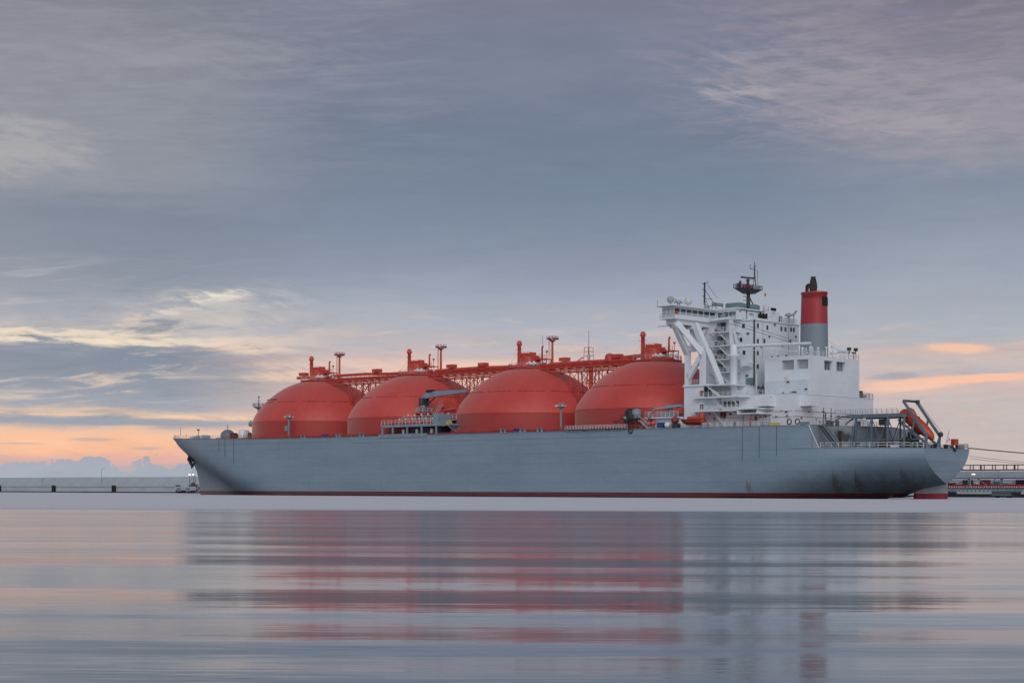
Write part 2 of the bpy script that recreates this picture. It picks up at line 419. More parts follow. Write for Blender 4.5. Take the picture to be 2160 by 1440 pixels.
def water_mat():
    m, nt, b = principled('harbour_water')
    tc = nt.node('ShaderNodeNewGeometry'); x, y, z = nt.sep(Sk(nt, tc.outputs['Position']))
    y0 = y
    wp = nt.noise(nt.comb(x / 22.0, y / 11.0, 40.0), 1, 2, .5) - .5
    y = y + wp * 2.4
    # slope fields of the swell: crests lie across the view, long exposure has averaged the ripples
    sw1 = nt.noise(nt.comb(x / 34.0, y / 4.2 + x * .012, 0.0), 1, 3, .5) - .5
    fin = nt.noise(nt.comb(x / .9, y / .10, 4.0), 1, 4, .7) - .5
    fmid = nt.noise(nt.comb(x / 4.0, y / .55, 14.0), 1, 5, .72) - .5
    sw2 = nt.noise(nt.comb(x / 16.0 + 31.0, y / 1.2 + x * .02, 3.0), 1, 4, .6) - .5
    sw3 = nt.noise(nt.comb(x / 2.6, y / .26, 9.0), 1, 4, .65) - .5
    far = nt.noise(nt.comb(x / 70.0, y / 8.0, 5.0), 1, 5, .7) - .5
    big = nt.noise(nt.comb(x / 90.0, y / 16.0 + x * .004, 15.0), 1, 3, .5) - .5
    nearw = 1.0 - nt.sstep(y, 12, 48)
    farw = nt.sstep(y, 22, 60)
    bands = nt.sstep(sw1 + .5, .40, .60) - .5
    sy = bands * (.034 - farw * .024) + big * (.050 - farw * .025) + sw2 * .034 + sw3 * (nearw * .050 + .006) + fin * (nearw * .075) + fmid * .045 + far * (farw * .040 + .015) + nearw * .014 - .007 + farw * .009
    sx = (nt.noise(nt.comb(x / 7.0, y / 7.0, 1.0), 1, 3, .6) - .5) * .010
    wl = nt.noise(nt.comb(x / 160.0, y / 90.0, 2.0), 1, 3, .5) - .5
    ruf = nt.sstep(y0 + wl * 10.0, 126, 140)
    cal = 1.0 - ruf * .75
    nrm = nt.comb(sx, sy * cal * -1.0, 1.0)
    vn = nt.node('ShaderNodeVectorMath', operation='NORMALIZE'); nt.put(vn.inputs[0], nrm)
    patch = nt.noise(nt.comb(x / 34.0, y / 5.0, 7.0), 1, 4, .6)
    gl = nt.node('ShaderNodeBsdfAnisotropic'); gl.distribution = 'MULTI_GGX'
    rg = nt.math('MULTIPLY_ADD', farw, .020, .088) + nt.sstep(patch, .35, .7) * .05
    nt.put(gl.inputs['Roughness'], nt.mix(ruf, rg, (.60,) * 3))
    nt.put(gl.inputs['Color'], nt.mix(ruf, (.88, .90, .92), (.95, .98, 1)))
    nt.l.new(vn.outputs[0], gl.inputs['Normal'])
    df = nt.node('ShaderNodeBsdfDiffuse'); nt.put(df.inputs['Color'], (.045, .065, .08))
    lw = nt.node('ShaderNodeLayerWeight'); lw.inputs[0].default_value = .5
    fr = nt.math('POWER', Sk(nt, lw.outputs['Facing']), nt.math('MULTIPLY_ADD', ruf, -1.2, 4.2))
    fr = nt.math('MULTIPLY_ADD', fr, .96, .025)
    mx = nt.node('ShaderNodeMixShader'); nt.put(mx.inputs[0], fr)
    nt.l.new(df.outputs[0], mx.inputs[1]); nt.l.new(gl.outputs[0], mx.inputs[2])
    out = [n for n in nt.n if n.type == 'OUTPUT_MATERIAL'][0]; nt.n.remove(b)
    nt.l.new(mx.outputs[0], out.inputs[0])
    return m
M['water'] = water_mat()

# ------------------------------------------------------------------ mesh builder in ship axes
class MB:
    def __init__(s): s.v = []; s.f = []; s.m = []; s.sm = []
    def add(s, vs, fs, smooth=False, mi=0):
        o = len(s.v); s.v += [tuple(p) for p in vs]
        for f in fs: s.f.append([i + o for i in f]); s.sm.append(smooth); s.m.append(mi)
        return s
    def box(s, a0, a1, b0, b1, z0, z1, mi=0):
        a0, a1 = sorted((a0, a1)); b0, b1 = sorted((b0, b1)); z0, z1 = sorted((z0, z1))
        return s.add([(a0, b0, z0), (a1, b0, z0), (a1, b1, z0), (a0, b1, z0), (a0, b0, z1), (a1, b0, z1), (a1, b1, z1), (a0, b1, z1)],
              [(0, 3, 2, 1), (4, 5, 6, 7), (0, 1, 5, 4), (1, 2, 6, 5), (2, 3, 7, 6), (3, 0, 4, 7)], False, mi)
    def bar(s, p, q, w, h=None, mi=0):
        h = h or w; p = Vector(p); q = Vector(q); d = (q - p).normalized()
        up = Vector((0, 0, 1)) if abs(d.z) < .95 else Vector((1, 0, 0))
        r = d.cross(up).normalized() * (w / 2); u = r.cross(d).normalized() * (h / 2)
        vs = [p - r - u, p + r - u, p + r + u, p - r + u, q - r - u, q + r - u, q + r + u, q - r + u]
        return s.add(vs, [(3, 2, 1, 0), (4, 5, 6, 7), (0, 1, 5, 4), (1, 2, 6, 5), (2, 3, 7, 6), (3, 0, 4, 7)], False, mi)
    def tube(s, pts, r, n=8, mi=0, caps=True):
        pts = [Vector(p) for p in pts]; rs = r if isinstance(r, (list, tuple)) else [r] * len(pts)
        rings = []
        pr = None
        for i, p in enumerate(pts):
            d = (pts[min(i + 1, len(pts) - 1)] - pts[max(i - 1, 0)]).normalized()
            if pr is None:
                up = Vector((0, 0, 1)) if abs(d.z) < .9 else Vector((1, 0, 0)); x = d.cross(up).normalized()
            else:
                x = (pr - d * pr.dot(d)).normalized()
            pr = x; y = d.cross(x)
            rings.append([p + (x * math.cos(t) + y * math.sin(t)) * rs[i] for t in [2 * math.pi * k / n for k in range(n)]])
        vs = [v for rg in rings for v in rg]; fs = []
        for i in range(len(pts) - 1):
            for k in range(n): fs.append((i * n + k, i * n + (k + 1) % n, (i + 1) * n + (k + 1) % n, (i + 1) * n + k))
        s.add(vs, fs, n > 4, mi)
        if caps:
            s.add(rings[0], [tuple(range(n - 1, -1, -1))], False, mi); s.add(rings[-1], [tuple(range(n))], False, mi)
        return s
    def lathe(s, c, prof, n=24, mi=0, smooth=True):
        vs = []; fs = []
        for r, z in prof:
            for k in range(n):
                t = 2 * math.pi * k / n; vs.append((c[0] + r * math.cos(t), c[1] + r * math.sin(t), c[2] + z))
        for i in range(len(prof) - 1):
            for k in range(n): fs.append((i * n + k, i * n + (k + 1) % n, (i + 1) * n + (k + 1) % n, (i + 1) * n + k))
        s.add(vs, fs, smooth, mi)
        m = len(prof) - 1
        if prof[m][0] > 1e-3: s.add([vs[m * n + k] for k in range(n)], [tuple(range(n))], False, mi)
        if prof[0][0] > 1e-3: s.add([vs[k] for k in range(n)], [tuple(range(n - 1, -1, -1))], False, mi)
        return s
    def prism(s, poly, z0, z1, mi=0):
        n = len(poly)
        ar = sum(poly[i][0] * poly[(i + 1) % n][1] - poly[(i + 1) % n][0] * poly[i][1] for i in range(n))
        if ar < 0: poly = poly[::-1]
        vs = [(a, b, z0) for a, b in poly] + [(a, b, z1) for a, b in poly]
        fs = [tuple(range(n - 1, -1, -1)), tuple(range(n, 2 * n))] + [(i, (i + 1) % n, n + (i + 1) % n, n + i) for i in range(n)]
        return s.add(vs, fs, False, mi)
    def rail(s, pts, h=1.1, sp=1.9, r=.06, bars=3, mi=0):
        for p, q in zip(pts[:-1], pts[1:]):
            p = Vector(p); q = Vector(q); L = (q - p).length; n = max(1, int(round(L / sp)))
            for i in range(n + 1):
                t = p.lerp(q, i / n); s.bar(t, t + Vector((0, 0, h)), r * 1.6, mi=mi)
            for k in range(bars):
                hh = h * (k + 1) / bars; s.bar(p + Vector((0, 0, hh)), q + Vector((0, 0, hh)), r * 1.3, mi=mi)
        return s
    def torus(s, c, ax, R_, r, n=18, k=8, mi=0):
        ax = Vector(ax).normalized(); up = Vector((0, 0, 1)) if abs(ax.z) < .9 else Vector((1, 0, 0))
        x = ax.cross(up).normalized(); y = ax.cross(x); c = Vector(c); vs = []; fs = []
        for i in range(n):
            t = 2 * math.pi * i / n; d = x * math.cos(t) + y * math.sin(t)
            for j in range(k):
                q = 2 * math.pi * j / k; vs.append(c + d * (R_ + r * math.cos(q)) + ax * (r * math.sin(q)))
        for i in range(n):
            for j in range(k): fs.append((i * k + j, i * k + (j + 1) % k, ((i + 1) % n) * k + (j + 1) % k, ((i + 1) % n) * k + j))
        return s.add(vs, fs, True, mi)
    def mesh(s, name, mats, off=(0, 0, 0)):
        me = bpy.data.meshes.new(name)
        me.from_pydata([(v[0] - off[0], v[1] - off[1], v[2] - off[2]) for v in s.v], [], s.f)
        me.polygons.foreach_set('use_smooth', s.sm); me.polygons.foreach_set('material_index', s.m)
        for mm in (mats if isinstance(mats, (list, tuple)) else [mats]): me.materials.append(M[mm] if isinstance(mm, str) else mm)
        me.update(); return me
    def build(s, name, mats, parent=None, **props):
        off = tuple(parent['_base']) if parent is not None else s_base.get('b', (0, 0, 0))
        o = bpy.data.objects.new(name, s.mesh(name, mats, off)); COL.objects.link(o)
        if parent is not None: o.parent = parent; o['_base'] = list(off)
        for k, v in props.items(): o[k] = v
        return o
s_base = {}
def thing(name, label, cat, a, b, z=0.0, group=None):
    o = bpy.data.objects.new(name, None); COL.objects.link(o)
    o.location = world(a, b, z); o.rotation_euler = (0, 0, ROTZ)
    o['label'] = label; o['category'] = cat; o['_base'] = [a, b, z]; o.empty_display_size = 1
    if group: o['group'] = group
    return o
def clone(o, off, parent=None):
    """copy of a part (and its sub-parts) moved by off = (da, db, dz) in ship axes"""
    c = o.copy(); COL.objects.link(c); c.parent = parent or o.parent
    c.location = Vector(o.location) + Vector(off)
    for ch in [x for x in o.children]:
        k = ch.copy(); COL.objects.link(k); k.parent = c
    return c
def interp(tab, x):
    if x <= tab[0][0]: return tab[0][1]
    for (x0, y0), (x1, y1) in zip(tab, tab[1:]):
        if x <= x1: return y0 + (y1 - y0) * (x - x0) / (x1 - x0)
    return tab[-1][1]
def smooth_tab(tab, n=8):
    """Catmull-Rom refinement of a table"""
    out = []
    for i in range(len(tab) - 1):
        p0 = tab[max(i - 1, 0)]; p1 = tab[i]; p2 = tab[i + 1]; p3 = tab[min(i + 2, len(tab) - 1)]
        for k in range(n):
            t = k / n
            out.append(tuple(.5 * ((2 * p1[j]) + (-p0[j] + p2[j]) * t + (2 * p0[j] - 5 * p1[j] + 4 * p2[j] - p3[j]) * t * t + (-p0[j] + 3 * p1[j] - 3 * p2[j] + p3[j]) * t ** 3) for j in range(2)))
    out.append(tab[-1]); return out

# ------------------------------------------------------------------ water
def water():
    me = bpy.data.meshes.new('water')
    ys = [-400, 0, 200, 1000, 5000, 60000]; xs = [-60000, -5000, -500, 500, 5000, 60000]
    vs = [(x, y, 0) for y in ys for x in xs]; n = len(xs)
    fs = [(j * n + i, j * n + i + 1, (j + 1) * n + i + 1, (j + 1) * n + i) for j in range(len(ys) - 1) for i in range(n - 1)]
    me.from_pydata(vs, [], fs); me.materials.append(M['water'])
    o = bpy.data.objects.new('water', me); COL.objects.link(o); o['kind'] = 'structure'
water()

# ================================================================== THE TANKER
ship = thing('tanker', 'grey gas tanker ship with four red domed tanks and white superstructure', 'ship', 0, 0, 0)

DK = smooth_tab([(-83.7, 9.95), (-79, 14.2), (-74, 18.2), (-68, 21.3), (-62, 22.9), (-55, 23.7), (-45, 24), (-20, 24), (60, 24), (135, 24), (150, 23.6), (165, 21.6), (178, 18), (188, 13.6), (195, 9.4), (200, 6.0), (204, 2.7), (206.5, 0.02)])
ZD = [(-83.7, 11.35), (-64.3, 11.5), (-62.1, 16.5), (110, 16.6), (130, 16.7), (150, 17.1), (165, 17.4), (185, 17.9), (195, 18.3), (206.5, 18.9)]
STEM = [(193.05, 0), (193.4, 3.2), (194.3, 6.6), (195.8, 9.3), (199.9, 12.9), (203.6, 16.2), (206.5, 18.85)]
WLF = smooth_tab([(110, 24), (122, 23.7), (134, 22.2), (146, 18.2), (158, 12.2), (170, 6.8), (180, 3.6), (188, 1.5), (193.05, 0.02)])
EXP = smooth_tab([(-83.7, 1.95), (-75, 2.5), (-65, 3.1), (-55, 3.9), (-45, 5.2), (-35, 8.0), (-25, 16.0), (-15, 30.0), (0, 30)])
ZB = smooth_tab([(-83.7, 3.35), (-80, 2.6), (-76, 1.6), (-72, .4), (-68, -1.6), (-62, -5), (-55, -8), (-45, -11), (-20, -11)])
ZN = [(-83.7, 11.35), (-62, 11.9), (-50, 14.5), (-40, 16.6), (210, 16.6)]
def half(a, z):
    dk = interp(DK, a)
    if a > 110:
        z0 = interp(STEM, a) if a > 193.05 else 0.0
        w0 = interp(WLF, a) if a < 193.05 else 0.0
        zd = interp(ZD, a)
        if z <= z0: return max(0.0, w0)
        t = min(1, (z - z0) / max(.05, zd - z0))
        tc = interp([(110, .0), (140, .02), (150, .14), (165, .36), (178, .56), (190, .74), (206, .70)], a); sg = .115
        lo = 1 / (1 + math.exp(tc / sg)); hi = 1 / (1 + math.exp((tc - 1) / sg))
        return w0 + (dk - w0) * (1 / (1 + math.exp((tc - t) / sg)) - lo) / (hi - lo)
    e = interp(EXP, a); zb = interp(ZB, a); zn = interp(ZN, a)
    if a > -14: return dk
    t = max(0.0, min(1.0, (z - zb) / (zn - zb)))
    return dk * (1 - (1 - t) ** e)
ANCHOR_A = 192.0
def make_hull():
    st = sorted(set([-83.7, -64.35, -64.25, -62.15, -62.05, 206.45] + [-83.6 + i * 1.2 for i in range(60)] + list(range(-10, 112, 6)) + [111 + i * 1.5 for i in range(64)]))
    st = [a for a in st if -83.7 <= a <= 206.45]
    NL = 34; mb = MB(); rows = []
    for a in st:
        zt = interp(ZD, a)
        zb = max(-3.0, interp(ZB, a)) if a < 0 else (-3.0 if a < 193.05 else interp(STEM, a))
        rows.append([(a, zb + (zt - zb) * (j / NL) ** 1.5) for j in range(NL + 1)])
    for sgn in (1, -1):
        vs = [(a, sgn * half(a, z), z) for r in rows for a, z in r]; n = NL + 1; fs = []
        for i in range(len(rows) - 1):
            for j in range(NL):
                q = (i * n + j, (i + 1) * n + j, (i + 1) * n + j + 1, i * n + j + 1)
                fs.append(q[::-1] if sgn > 0 else q)
        mb.add(vs, fs, True)
    # transom
    r = rows[0]; n = len(r)
    vs = [(a, half(a, z), z) for a, z in r] + [(a, -half(a, z), z) for a, z in r]
    mb.add(vs, [(j, j + 1, n + j + 1, n + j) for j in range(n - 1)])
    # hull bottom closing
    vs = [(r[0][0], half(*r[0]), r[0][1]) for r in rows] + [(r[0][0], -half(*r[0]), r[0][1]) for r in rows]; n = len(rows)
    mb.add(vs, [(i, i + 1, n + i + 1, n + i) for i in range(n - 1)])
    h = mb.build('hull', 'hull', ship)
    dmb = MB()
    tops = [(a, half(a, interp(ZD, a)), interp(ZD, a) - .06) for a in st]; n = len(tops)
    dmb.add([(a, b - .03, z) for a, b, z in tops] + [(a, -b + .03, z) for a, b, z in tops], [(i, i + 1, n + i + 1, n + i)[::-1] for i in range(n - 1) if not -64.3 < tops[i][0] < -62.1])
    dmb.build('deck', 'darkred', h)
    # sheer strip along the deck edge
    fb = MB()
    for s_ in (1, -1):
        pts = [(a, s_ * (half(a, interp(ZD, a)) + .03), interp(ZD, a) + .03) for a in st if -61.9 < a < 204.5]
        fb.tube(pts, .09, 4)
        pts = [(a, s_ * (half(a, 11.3) + .03), 11.38) for a in st if a < -64.4]
        fb.tube(pts, .09, 4)
    fb.build('gunwale', 'grey_steel', h)
    # diagonal end of the upper side plating
    MB().bar((-62.0, half(-62, 16.5) + .05, 16.6), (-64.4, half(-64.4, 11.5) + .05, 11.4), .16).build('edge_strip', 'white_metal', h)
    k = MB(); k.tube([(a, half(a, 11.4) + .08, 11.45 + .0) for a in (-57.5, -60, -62.5, -66, -70, -74)], .07, 4); k.build('rubbing_strip', 'shaft', h)
    k = MB(); k.tube([(-57.5, half(-57.5, z) + .06, z) for z in (11.4, 10, 8.6)], .05, 4); k.build('rubbing_strip', 'shaft', h)
    for a, z0, z1 in ((-44.5, 16.4, 8.9), (-49.2, 16.4, 9.3), (-53.9, 16.4, 9.8), (152.6, 17.0, 13.3), (149.2, 17.0, 11.6), (144.6, 16.9, 9.4)):
        k = MB(); n_ = 8
        k.tube([(a, half(a, z0 + (z1 - z0) * i / n_) + .03, z0 + (z1 - z0) * i / n_) for i in range(n_ + 1)], .055, 4)
        k.build('rubbing_strip', 'black', h)
    for z in (14.9, 15.4):      # long faint seams near the deck edge
        k = MB(); a0, a1 = ((100, 160) if z > 15 else (-20, 90))
        k.tube([(a0 + (a1 - a0) * i / 30, half(a0 + (a1 - a0) * i / 30, z) + .01, z) for i in range(31)], .05, 4)
        k.build('weld_seam', 'grey', h)
    # anchor in its hawse
    an = MB()
    za = 10.0; aa = 197.6; ba = half(197.0, 10.8)
    def AP(da, d, z): return (AA + da + .5, half(AA, 11.0) + d + .7, z)
    AA = ANCHOR_A
    an.tube([AP(-2.4, -1.2, 12.6), AP(-.6, .2, 11.3)], [.8, .6], 10)
    an.bar(AP(1.4, .3, 11.9), AP(-1.2, .5, 9.3), .7, .8)
    an.bar(AP(1.3, .4, 11.9), AP(.9, .2, 12.9), .45)
    an.bar(AP(.2, .3, 10.9), AP(.2, .2, 12.7), .4)
    an.bar(AP(-1.2, .5, 9.3), AP(-2.2, .2, 10.5), .45)
    an.bar(AP(-1.2, .5, 9.4), AP(-.4, .3, 8.7), .4)
    an.build('anchor', 'dark_steel', h)
    return h
hull = make_hull()

def rudder():
    mb = MB(); prof = [(-75.2, 0), (-76.2, .45), (-78.2, .62), (-80.5, .45), (-83.9, .08), (-83.9, -.08), (-80.5, -.45), (-78.2, -.62), (-76.2, -.45)]
    mb.prism(prof, 1.32, 3.6); r = mb.build('rudder', 'concrete2', ship)
    MB().prism(prof, -3, 1.3).build('rudder_foot', paint('red_antifouling', (.27, .025, .045), .6, .2, .8, streak=.4, dirt=(.2, .02, .03)), r)
    MB().prism([(-77, .3), (-78.6, .4), (-78.6, -.4), (-77, -.3)], 2, 6).build('rudder_stock', 'grey', r)
rudder()

# ---- tanks
PROF = smooth_tab([(21.1, 22.1), (20.85, 22.9), (20.2, 24.2), (19.45, 25.4), (18.1, 27.1), (16.45, 28.8), (14.85, 30.2), (13.0, 31.6), (11.0, 32.8), (8.8, 33.8), (6.4, 34.6), (3.2, 35.0), (0.02, 35.1)], 4)
def make_tank():
    mb = MB(); n = 96
    mb.lathe((0, 0, -16.6), [(21.1, 16.5), (21.1, 18.5), (21.1, 20.5), (21.1, 22.1)], n)
    mb.lathe((0, 0, -16.6), PROF, n)
    me = mb.mesh('tank_cover', 'tank')
    o = bpy.data.objects.new('tank_cover', me); COL.objects.link(o); o.parent = ship; o['_base'] = [0, 0, 16.6]
    o.location = (0, 0, 16.6)
    r = MB(); r.torus((0, 0, 22.12), (0, 0, 1), 21.12, .045, 96, 5); r.build('waist_ring', 'redpipe', o)
    r = MB()
    for i in range(72):
        if i % 6 == 5: continue
        t0, t1 = 2 * math.pi * i / 72, 2 * math.pi * (i + .86) / 72
        r.tube([(17.3 * math.cos(t), 17.3 * math.sin(t), 28.05) for t in (t0, (t0 + t1) / 2, t1)], .055, 4)
    r.build('lifting_lug_ring', 'darkred', o, kind='stuff')
    # dome housing and platform on top
    p = MB(); p.lathe((0, 0, 0), [(6.5, 34.85), (6.5, 35.15)], 32); p.build('top_platform', 'redpipe', o)
    p = MB(); ring = [(6.3 * math.cos(t), 6.3 * math.sin(t), 35.15) for t in [2 * math.pi * k / 20 for k in range(21)]]
    p.rail(ring, 1.15, 1.9, .05); p.build('platform_railing', 'palepink', o)
    p = MB(); p.lathe((0.6, 0, 0), [(2.9, 35.1), (2.9, 38.0), (2.4, 38.5), (0.02, 38.6)], 20); p.build('dome_housing', 'redpipe', o)
    p = MB(); p.lathe((4.7, 0, 0), [(.62, 35.0), (.55, 38), (.5, 41.6), (.72, 41.7), (.72, 42.2), (.6, 42.6), (.5, 42.9), (.02, 43.0)], 12)
    p.box(3.4, 6.0, -.05, .05, 42.0, 42.08); p.box(3.1, 6.3, -.04, .04, 40.55, 40.63)
    for k in range(4):
        t = k * math.pi / 2 + .5; p.bar((4.7 + .5 * math.cos(t), .5 * math.sin(t), 39.5), (4.7 + 3.6 * math.cos(t), 3.6 * math.sin(t), 35.2), .035)
    p.build('vent_mast', 'redpipe', o)
    p = MB(); p.box(-1.2, 3.2, -1.7, 1.8, 38.4, 38.6); p.box(1.0, 2.9, -1, 1.2, 38.6, 39.3); p.box(-2.6, -1.2, .8, 2.0, 35.2, 38.2)
    p.rail([(-1.2, 1.8, 38.6), (3.2, 1.8, 38.6)], 1.0, 1.2, .05); p.box(-.8, .3, -.9, .8, 38.5, 39.5)
    p.box(-6.2, -1.2, -1.3, 1.4, 37.3, 37.5); p.rail([(-6.2, 1.4, 37.5), (-1.2, 1.4, 37.5)], 1.0, 1.2, .05)
    for a in (-6, -4.4, -2.8, -1.4):
        for b in (-1.2, 1.3): p.bar((a, b, 35.1), (a, b, 37.4), .16)
    p.bar((-6, 1.3, 35.2), (-4.4, 1.3, 37.3), .1); p.bar((-4.4, 1.3, 35.2), (-6, 1.3, 37.3), .1)
    p.build('valve_platform', 'redpipe', o)
    p = MB()
    for a, b, z, r_ in ((-3.2, 2.6, 36.2, .62), (-2.0, 3.0, 36.3, .5), (-7.6, 1.6, 36.0, .55), (-6.6, 2.2, 36.5, .4)):
        p.lathe((a, b, z), [(r_ * .2, -r_), (r_, -r_ * .4), (r_, r_ * .4), (r_ * .2, r_)], 8)
    p.tube([(-4.6, 2.7, 36.1), (-1.0, 3.1, 36.2)], .3, 6)
    p.build('lagged_valve', 'white_metal', o)
    p = MB(); p.tube([(-4.2, .4, 37.4), (-4.2, .4, 40.6)], [.3, .22], 8); p.tube([(-4.2, .4, 40.5), (-4.5, .4, 41.0)], .26, 6)
    p.build('relief_stack', 'redpipe', o)
    p = MB(); p.tube([(-6.1, .6, 37.5), (-6.1, .6, 39.4)], .09, 5); p.lathe((-6.1, .6, 39.4), [(.3, -.25), (.3, .25)], 6)
    p.build('warning_light_post', 'redpipe', o)
    p = MB(); z0 = 35.6
    for i in range(5): p.tube([(-5.5 + i * .2, 2.2 - i * .9, 35.4 + .25 * (i % 2)), (3.6, 2.0 - i * .8, 35.5 + .3 * (i % 3))], .2, 6)
    for a in (-5, -3, -1, 1): p.tube([(a, 2.4, 35.2), (a, 2.4, 36.6), (a + .9, 1.2, 36.8)], .16, 6)
    p.build('dome_pipe', 'redpipe', o)
    return o
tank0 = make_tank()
# parts of the tank were built around (0, 0); shift the lathe sub-parts' frame to the tank's own
for ch in tank0.children: pass
def flood_mast():
    p = MB(); p.tube([(0, 0, 34.6), (0, 0, 42.2)], [.34, .27], 8)
    p.lathe((0, 0, 42.2), [(.3, -.3), (.95, .15), (.95, .25)], 10)
    p.rail([(1.1, 1.1, 42.5), (-1.1, 1.1, 42.5), (-1.1, -1.1, 42.5), (1.1, -1.1, 42.5), (1.1, 1.1, 42.5)], 1.0, 1.1, .045)
    p.bar((.75, .2, 36.5), (.75, .2, 42.3), .07); p.bar((1.15, .2, 36.5), (1.15, .2, 42.3), .07)
    for i in range(9): p.bar((.75, .2, 36.8 + i * .62), (1.15, .2, 36.8 + i * .62), .06)
    o = p.build('floodlight_mast', 'redpipe', ship)
    q = MB()
    for x, y in ((-1.3, .7), (-1.5, -.3), (1.3, -.6), (.1, 1.4)): MB().box(x - .25, x + .25, y - .3, y + .3, 42.5, 42.95).build('floodlight', 'dark_steel', o)
    return o
tanks = [tank0]
for a in (43.9, 88.0, 132.0): tanks.append(clone(tank0, (a, 0, 0)))
fm = flood_mast()
for i, a in enumerate((36.3, 79.5, 123.6)):
    if i == 0: fm.location = (a, 0, 0)
    else: clone(fm, (a - 36.3, 0, 0))
MB().bar((138.5, 16.1, 28.9), (133.0, 16.7, 28.95), .12, .25).build('handrail', 'darkred', ship)

# ---- catwalk, cargo lines and trestles between the tanks
def catwalk():
    p = MB()
    p.tube([(141.5, 1.6, 36.35), (126, 1.6, 36.3), (110, 1.6, 36.3), (99, 1.5, 35.9), (60, 1.5, 35.9), (53, 1.5, 35.7), (10, 1.5, 35.7), (6, 1.5, 35.6)], [.42, .42, .42, .45, .58, .58, .58, .58], 10)
    p.build('vapour_main', 'redpipe', ship)
    p = MB(); p.tube([(126, -.2, 35.2), (4, -.2, 35.0)], .42, 8); p.tube([(126, 2.9, 35.0), (4, 2.9, 34.9)], .28, 8); p.build('liquid_main', 'redpipe', ship)
    for (a0, a1) in ((126, 94), (81, 50), (37.5, 6.5)):
        p = MB()
        for b in (-1.6, 3.6):
            p.bar((a0, b, 34.5), (a1, b, 34.5), .3, .3); p.bar((a0, b, 33.6), (a1, b, 33.6), .28, .35)
            n = int((a0 - a1) / 2.6)
            for i in range(n + 1):
                a = a0 - (a0 - a1) * i / n; p.bar((a, b, 33.6), (a, b, 34.5), .16)
        n = 10
        for i in range(n + 1):
            a = a0 - (a0 - a1) * i / n; p.bar((a, -1.6, 34.4), (a, 3.6, 34.4), .2)
        p.build('pipe_bridge', 'redpipe', ship)
        p = MB(); p.rail([(a0, 3.7, 34.7), (a1, 3.7, 34.7)], 1.1, 2.0, .055); p.rail([(a0, -1.7, 34.7), (a1, -1.7, 34.7)], 1.1, 2.0, .055)
        p.build('catwalk_railing', 'redpipe', ship)
        c = (a0 + a1) / 2 + .4
        p = MB()
        for da in (-4.6, -1.6, 1.6, 4.6):
            for b in (-1.4, 3.4): p.bar((c + da, b, 33.5), (c + da * .6, b, 16.6), .26)
        for b in (-1.4, 3.4):
            for z0, z1 in ((33.4, 30.4), (30.4, 27.2), (27.2, 22), (22, 17)):
                s = lambda da, z: c + da * (.6 + .4 * (z - 16.6) / 17)
                for d0, d1 in ((-4.6, -1.6), (-1.6, 1.6), (1.6, 4.6)):
                    p.bar((s(d0, z0), b, z0), (s(d1, z1), b, z1), .13); p.bar((s(d1, z0), b, z0), (s(d0, z1), b, z1), .13)
                p.bar((s(-4.6, z1), b, z1), (s(4.6, z1), b, z1), .16)
        for da in (-6.8,):    # struts that stand on the tank shoulders
            for b in (-1.4, 3.4): p.bar((c + da, b, 33.5), (c + da, b, 29.2 if abs(da) < 8 else 30.8), .2)
        for b in (-1.4, 3.4):
            for s_ in (-1,):
                p.bar((c + s_ * 4.6, b, 33.5), (c + s_ * 6.8, b, 29.6), .12)
        p.build('trestle', 'redpipe', ship)
    for a, z in ((138.6, 36.9), (105.0, 36.6), (73.6, 36.5), (30.5, 36.4), (61, 36.4), (12, 36.4)):
        MB().box(a - 1.3, a + 1.3, .6, 2.4, z, z + .95).build('cable_box', 'redpipe', ship)
    p = MB(); p.tube([(20.2, 2.6, 17), (20.2, 2.6, 35.6)], .55, 8); p.build('vapour_riser', 'redpipe', ship)
    p = MB(); p.lathe((14.7, 1.5, 35.6), [(1.3, 0), (1.3, 1.2), (.9, 1.9), (.02, 2.2)], 12); p.tube([(15, 1.5, 36.2), (4, 1.5, 36.6)], .5, 8); p.build('expansion_dome', 'redpipe', ship)
    p = MB()
    for da, db in ((-1, -1), (1, -1), (1, 1), (-1, 1)): p.bar((22.4 + da, 1 + db, 34.8), (22.4 + da * .8, 1 + db * .8, 39.7), .09)
    for z in (36.2, 37.4, 38.6, 39.7):
        for q in (((-.9, -.9), (.9, -.9)), ((.9, -.9), (.9, .9)), ((.9, .9), (-.9, .9)), ((-.9, .9), (-.9, -.9))):
            p.bar((22.4 + q[0][0], 1 + q[0][1], z), (22.4 + q[1][0], 1 + q[1][1], z), .07)
    p.bar((24, 1, 37.2), (29, 1, 34.8), .12); p.bar((24, 1.6, 37.2), (29, 1.6, 34.8), .12)
    o = p.build('antenna_stand', 'redpipe', ship)
    MB().tube([(22.4, 1, 36), (22.4, 1, 44.1)], [.09, .05], 5).build('whip_antenna', 'dark_steel', o)
    MB().box(22.1, 22.7, .7, 1.3, 35.2, 38).build('white_cabinet', 'white_metal', o)
    MB().tube([(39.5, 0.5, 37.5), (39.5, .5, 43.8)], [.08, .04], 5).build('whip_antenna', 'dark_steel', ship)
catwalk()

